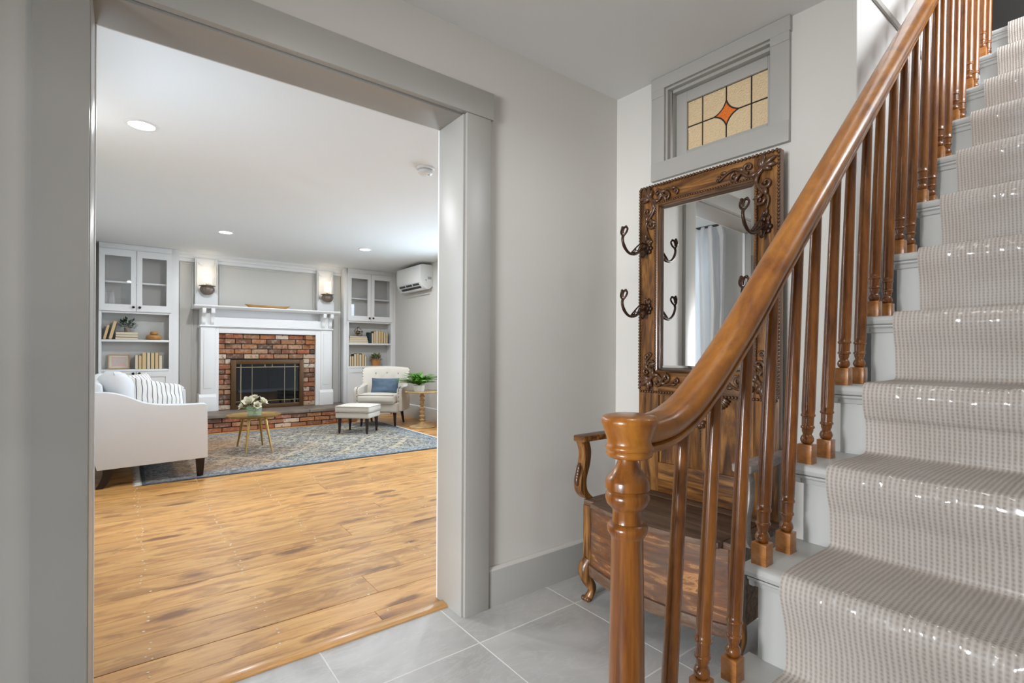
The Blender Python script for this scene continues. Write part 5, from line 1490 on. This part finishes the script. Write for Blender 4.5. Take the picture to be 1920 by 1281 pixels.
for k in range(62):
    a = 2 * PI * k / 62 * 7 + rr.uniform(-.2, .2); L_ = rr.uniform(.19, .30); el = rr.uniform(.8, 1.5) if k % 3 else rr.uniform(.45, .9)
    d = Vector((math.cos(a), math.sin(a), 0)); s_ = Vector((-math.sin(a), math.cos(a), 0))
    pts = []
    for i in range(10):
        f = i / 9; r_ = L_ * (f * math.cos(el) + .45 * f * f); zz = .082 + L_ * (f * math.sin(el) * 1.0 - .38 * f * f)
        pts.append(d * r_ + Vector((0, 0, zz)))
    b = MB().tube(pts, [.0022 * (1 - .7 * i / 9) for i in range(10)], 4)
    for i in range(2, 10):
        tt = (pts[i] - pts[i - 1]).normalized(); f = i / 9
        wl = .050 * math.sin(PI * (.22 + .70 * f)) + .008
        for sg in (-1, 1):
            q = (s_ * sg + tt * .6 + Vector((0, 0, rr.uniform(-.3, .15)))).normalized(); sd = tt * .013
            for p in (pts[i], (pts[i] + pts[i - 1]) / 2):
                b.add([p - sd * .6, p + q * wl * .5 - sd + Vector((0, 0, .004)), p + q * wl, p + q * wl * .5 + sd], [(0, 1, 2, 3)])
    b.build('frond', M['leaf'], fe, smooth=0)

# ---- air conditioner on the right wall
ac = thing('air_conditioner', 'white wall-mounted split air conditioner beside the right bookcase', 'air conditioner', (XR, 7.26, 2.03))
D_ = [(0, .045), (0, .37), (-.17, .375), (-.205, .365), (-.212, .30), (-.207, .16), (-.190, .085), (-.165, .045), (-.125, .012), (-.09, 0), (-.05, .005)]
MB().prism(D_, 'y', -.42, .42).build('body', M['plastic'], ac, bev=.006)
MB().box(-.199, -.190, -.36, .40, .098, .101).build('panel_seam', M['grey_label'], ac)
for k in range(3):
    a = -.33 + k * .235
    MB().hexa([(-.187, a, .064), (-.178, a, .064), (-.178, a + .20, .064), (-.187, a + .20, .064), (-.198, a, .090), (-.188, a, .090), (-.188, a + .20, .090), (-.198, a + .20, .090)]).build('air_slot', M['black'], ac)
MB().hexa([(-.163, -.34, .026), (-.150, -.34, .020), (-.150, .30, .020), (-.163, .30, .026), (-.178, -.34, .046), (-.165, -.34, .050), (-.165, .30, .050), (-.178, .30, .046)]).build('air_slot', M['black'], ac)
MB().hexa([(-.175, -.38, -.004), (-.130, -.38, -.012), (-.130, .36, -.012), (-.175, .36, -.004), (-.172, -.38, .004), (-.13, -.38, -.004), (-.13, .36, -.004), (-.172, .36, .004)]).build('louvre_flap', M['plastic'], ac)
MB().box(-.085, -.02, -.4225, -.4195, .15, .19).build('rating_label', M['grey_label'], ac)
MB().box(-.118, -.110, -.4225, -.4195, .125, .145).build('screw_hole', M['black'], ac)

# ---- smoke detector
sd = thing('smoke_detector', 'round white smoke detector on the living-room ceiling', 'smoke detector', (1.757, 3.36, LC))
MB().lathe([(0, 0), (.068, 0), (.068, -.010), (.060, -.016), (0, -.016)], 0, 0, 32).build('base', M['plastic'], sd)
MB().lathe([(0, -.022), (.054, -.022), (.052, -.042), (.040, -.050), (0, -.052)], 0, 0, 32).build('cover', M['plastic'], sd)
MB().lathe([(0, -.016), (.050, -.016), (.050, -.022), (0, -.022)], 0, 0, 32).build('vent_gap', M['grey_label'], sd)
MB().lathe([(0, -.049), (.008, -.049), (.008, -.053), (0, -.053)], .020, -.016, 12).build('test_button', M['grey_label'], sd)

# ---- recessed downlights
P_DOWN = 22.0
def downlight(x, yy, label, z=LC, power=P_DOWN, hid=False):
    e = thing('recessed_light', label, 'ceiling light', (x, yy, z), 0, 'recessed ceiling lights')
    seg = 36; P = []
    for r_, zz in ((.088, 0), (.088, -.003), (.080, -.006), (.068, -.005), (.066, 0.0)):
        P += [(r_ * math.cos(2 * PI * k / seg), r_ * math.sin(2 * PI * k / seg), zz) for k in range(seg)]
    MB().add(P, [(i * seg + k, i * seg + (k + 1) % seg, ((i + 1) % 5) * seg + (k + 1) % seg, ((i + 1) % 5) * seg + k) for i in range(5) for k in range(seg)]).build('trim_ring', M['plastic'], e)
    MB().lathe([(0, -.002), (.067, -.002), (.067, -.0005), (0, -.0005)], 0, 0, 32).build('lens', M['lens'], e)
    d = bpy.data.lights.new('downlight_lamp', 'AREA'); d.shape = 'DISK'; d.size = .13; d.energy = power; d.color = (.96, .98, 1)
    l_ = bpy.data.objects.new('downlight_lamp', d); COL.objects.link(l_); l_.parent = e; l_.location = (0, 0, -.008)
downlight(0.065, 3.79, 'lit recessed ceiling light nearest the opening')
downlight(0.900, 6.62, 'lit recessed ceiling light above the coffee table')
downlight(2.530, 6.55, 'lit recessed ceiling light in front of the right sconce')
downlight(2.90, 4.2, 'unseen recessed ceiling light added to brighten the living room near its right-hand windows')  # extra fitting out of view, added for the light it gives

# unseen hall ceiling lamp, added to brighten the hall
hl = thing('added_ceiling_lamp', 'round white flush ceiling lamp added over the foot of the stairs for hall light', 'ceiling light', (0.70, 0.40, HC))
MB().lathe([(0, 0), (.15, 0), (.155, -.02), (.14, -.03), (0, -.03)], 0, 0, 32).build('base', M['plastic'], hl)
MB().lathe([(.13, -.03), (.125, -.06), (.09, -.085), (0, -.095)], 0, 0, 32).build('diffuser', M['lens'], hl)
d = bpy.data.lights.new('hall_fill_lamp', 'POINT'); d.energy = 5; d.color = (1, .94, .86); d.shadow_soft_size = .12
l_ = bpy.data.objects.new('hall_fill_lamp', d); COL.objects.link(l_); l_.parent = hl; l_.location = (0, 0, -.24)
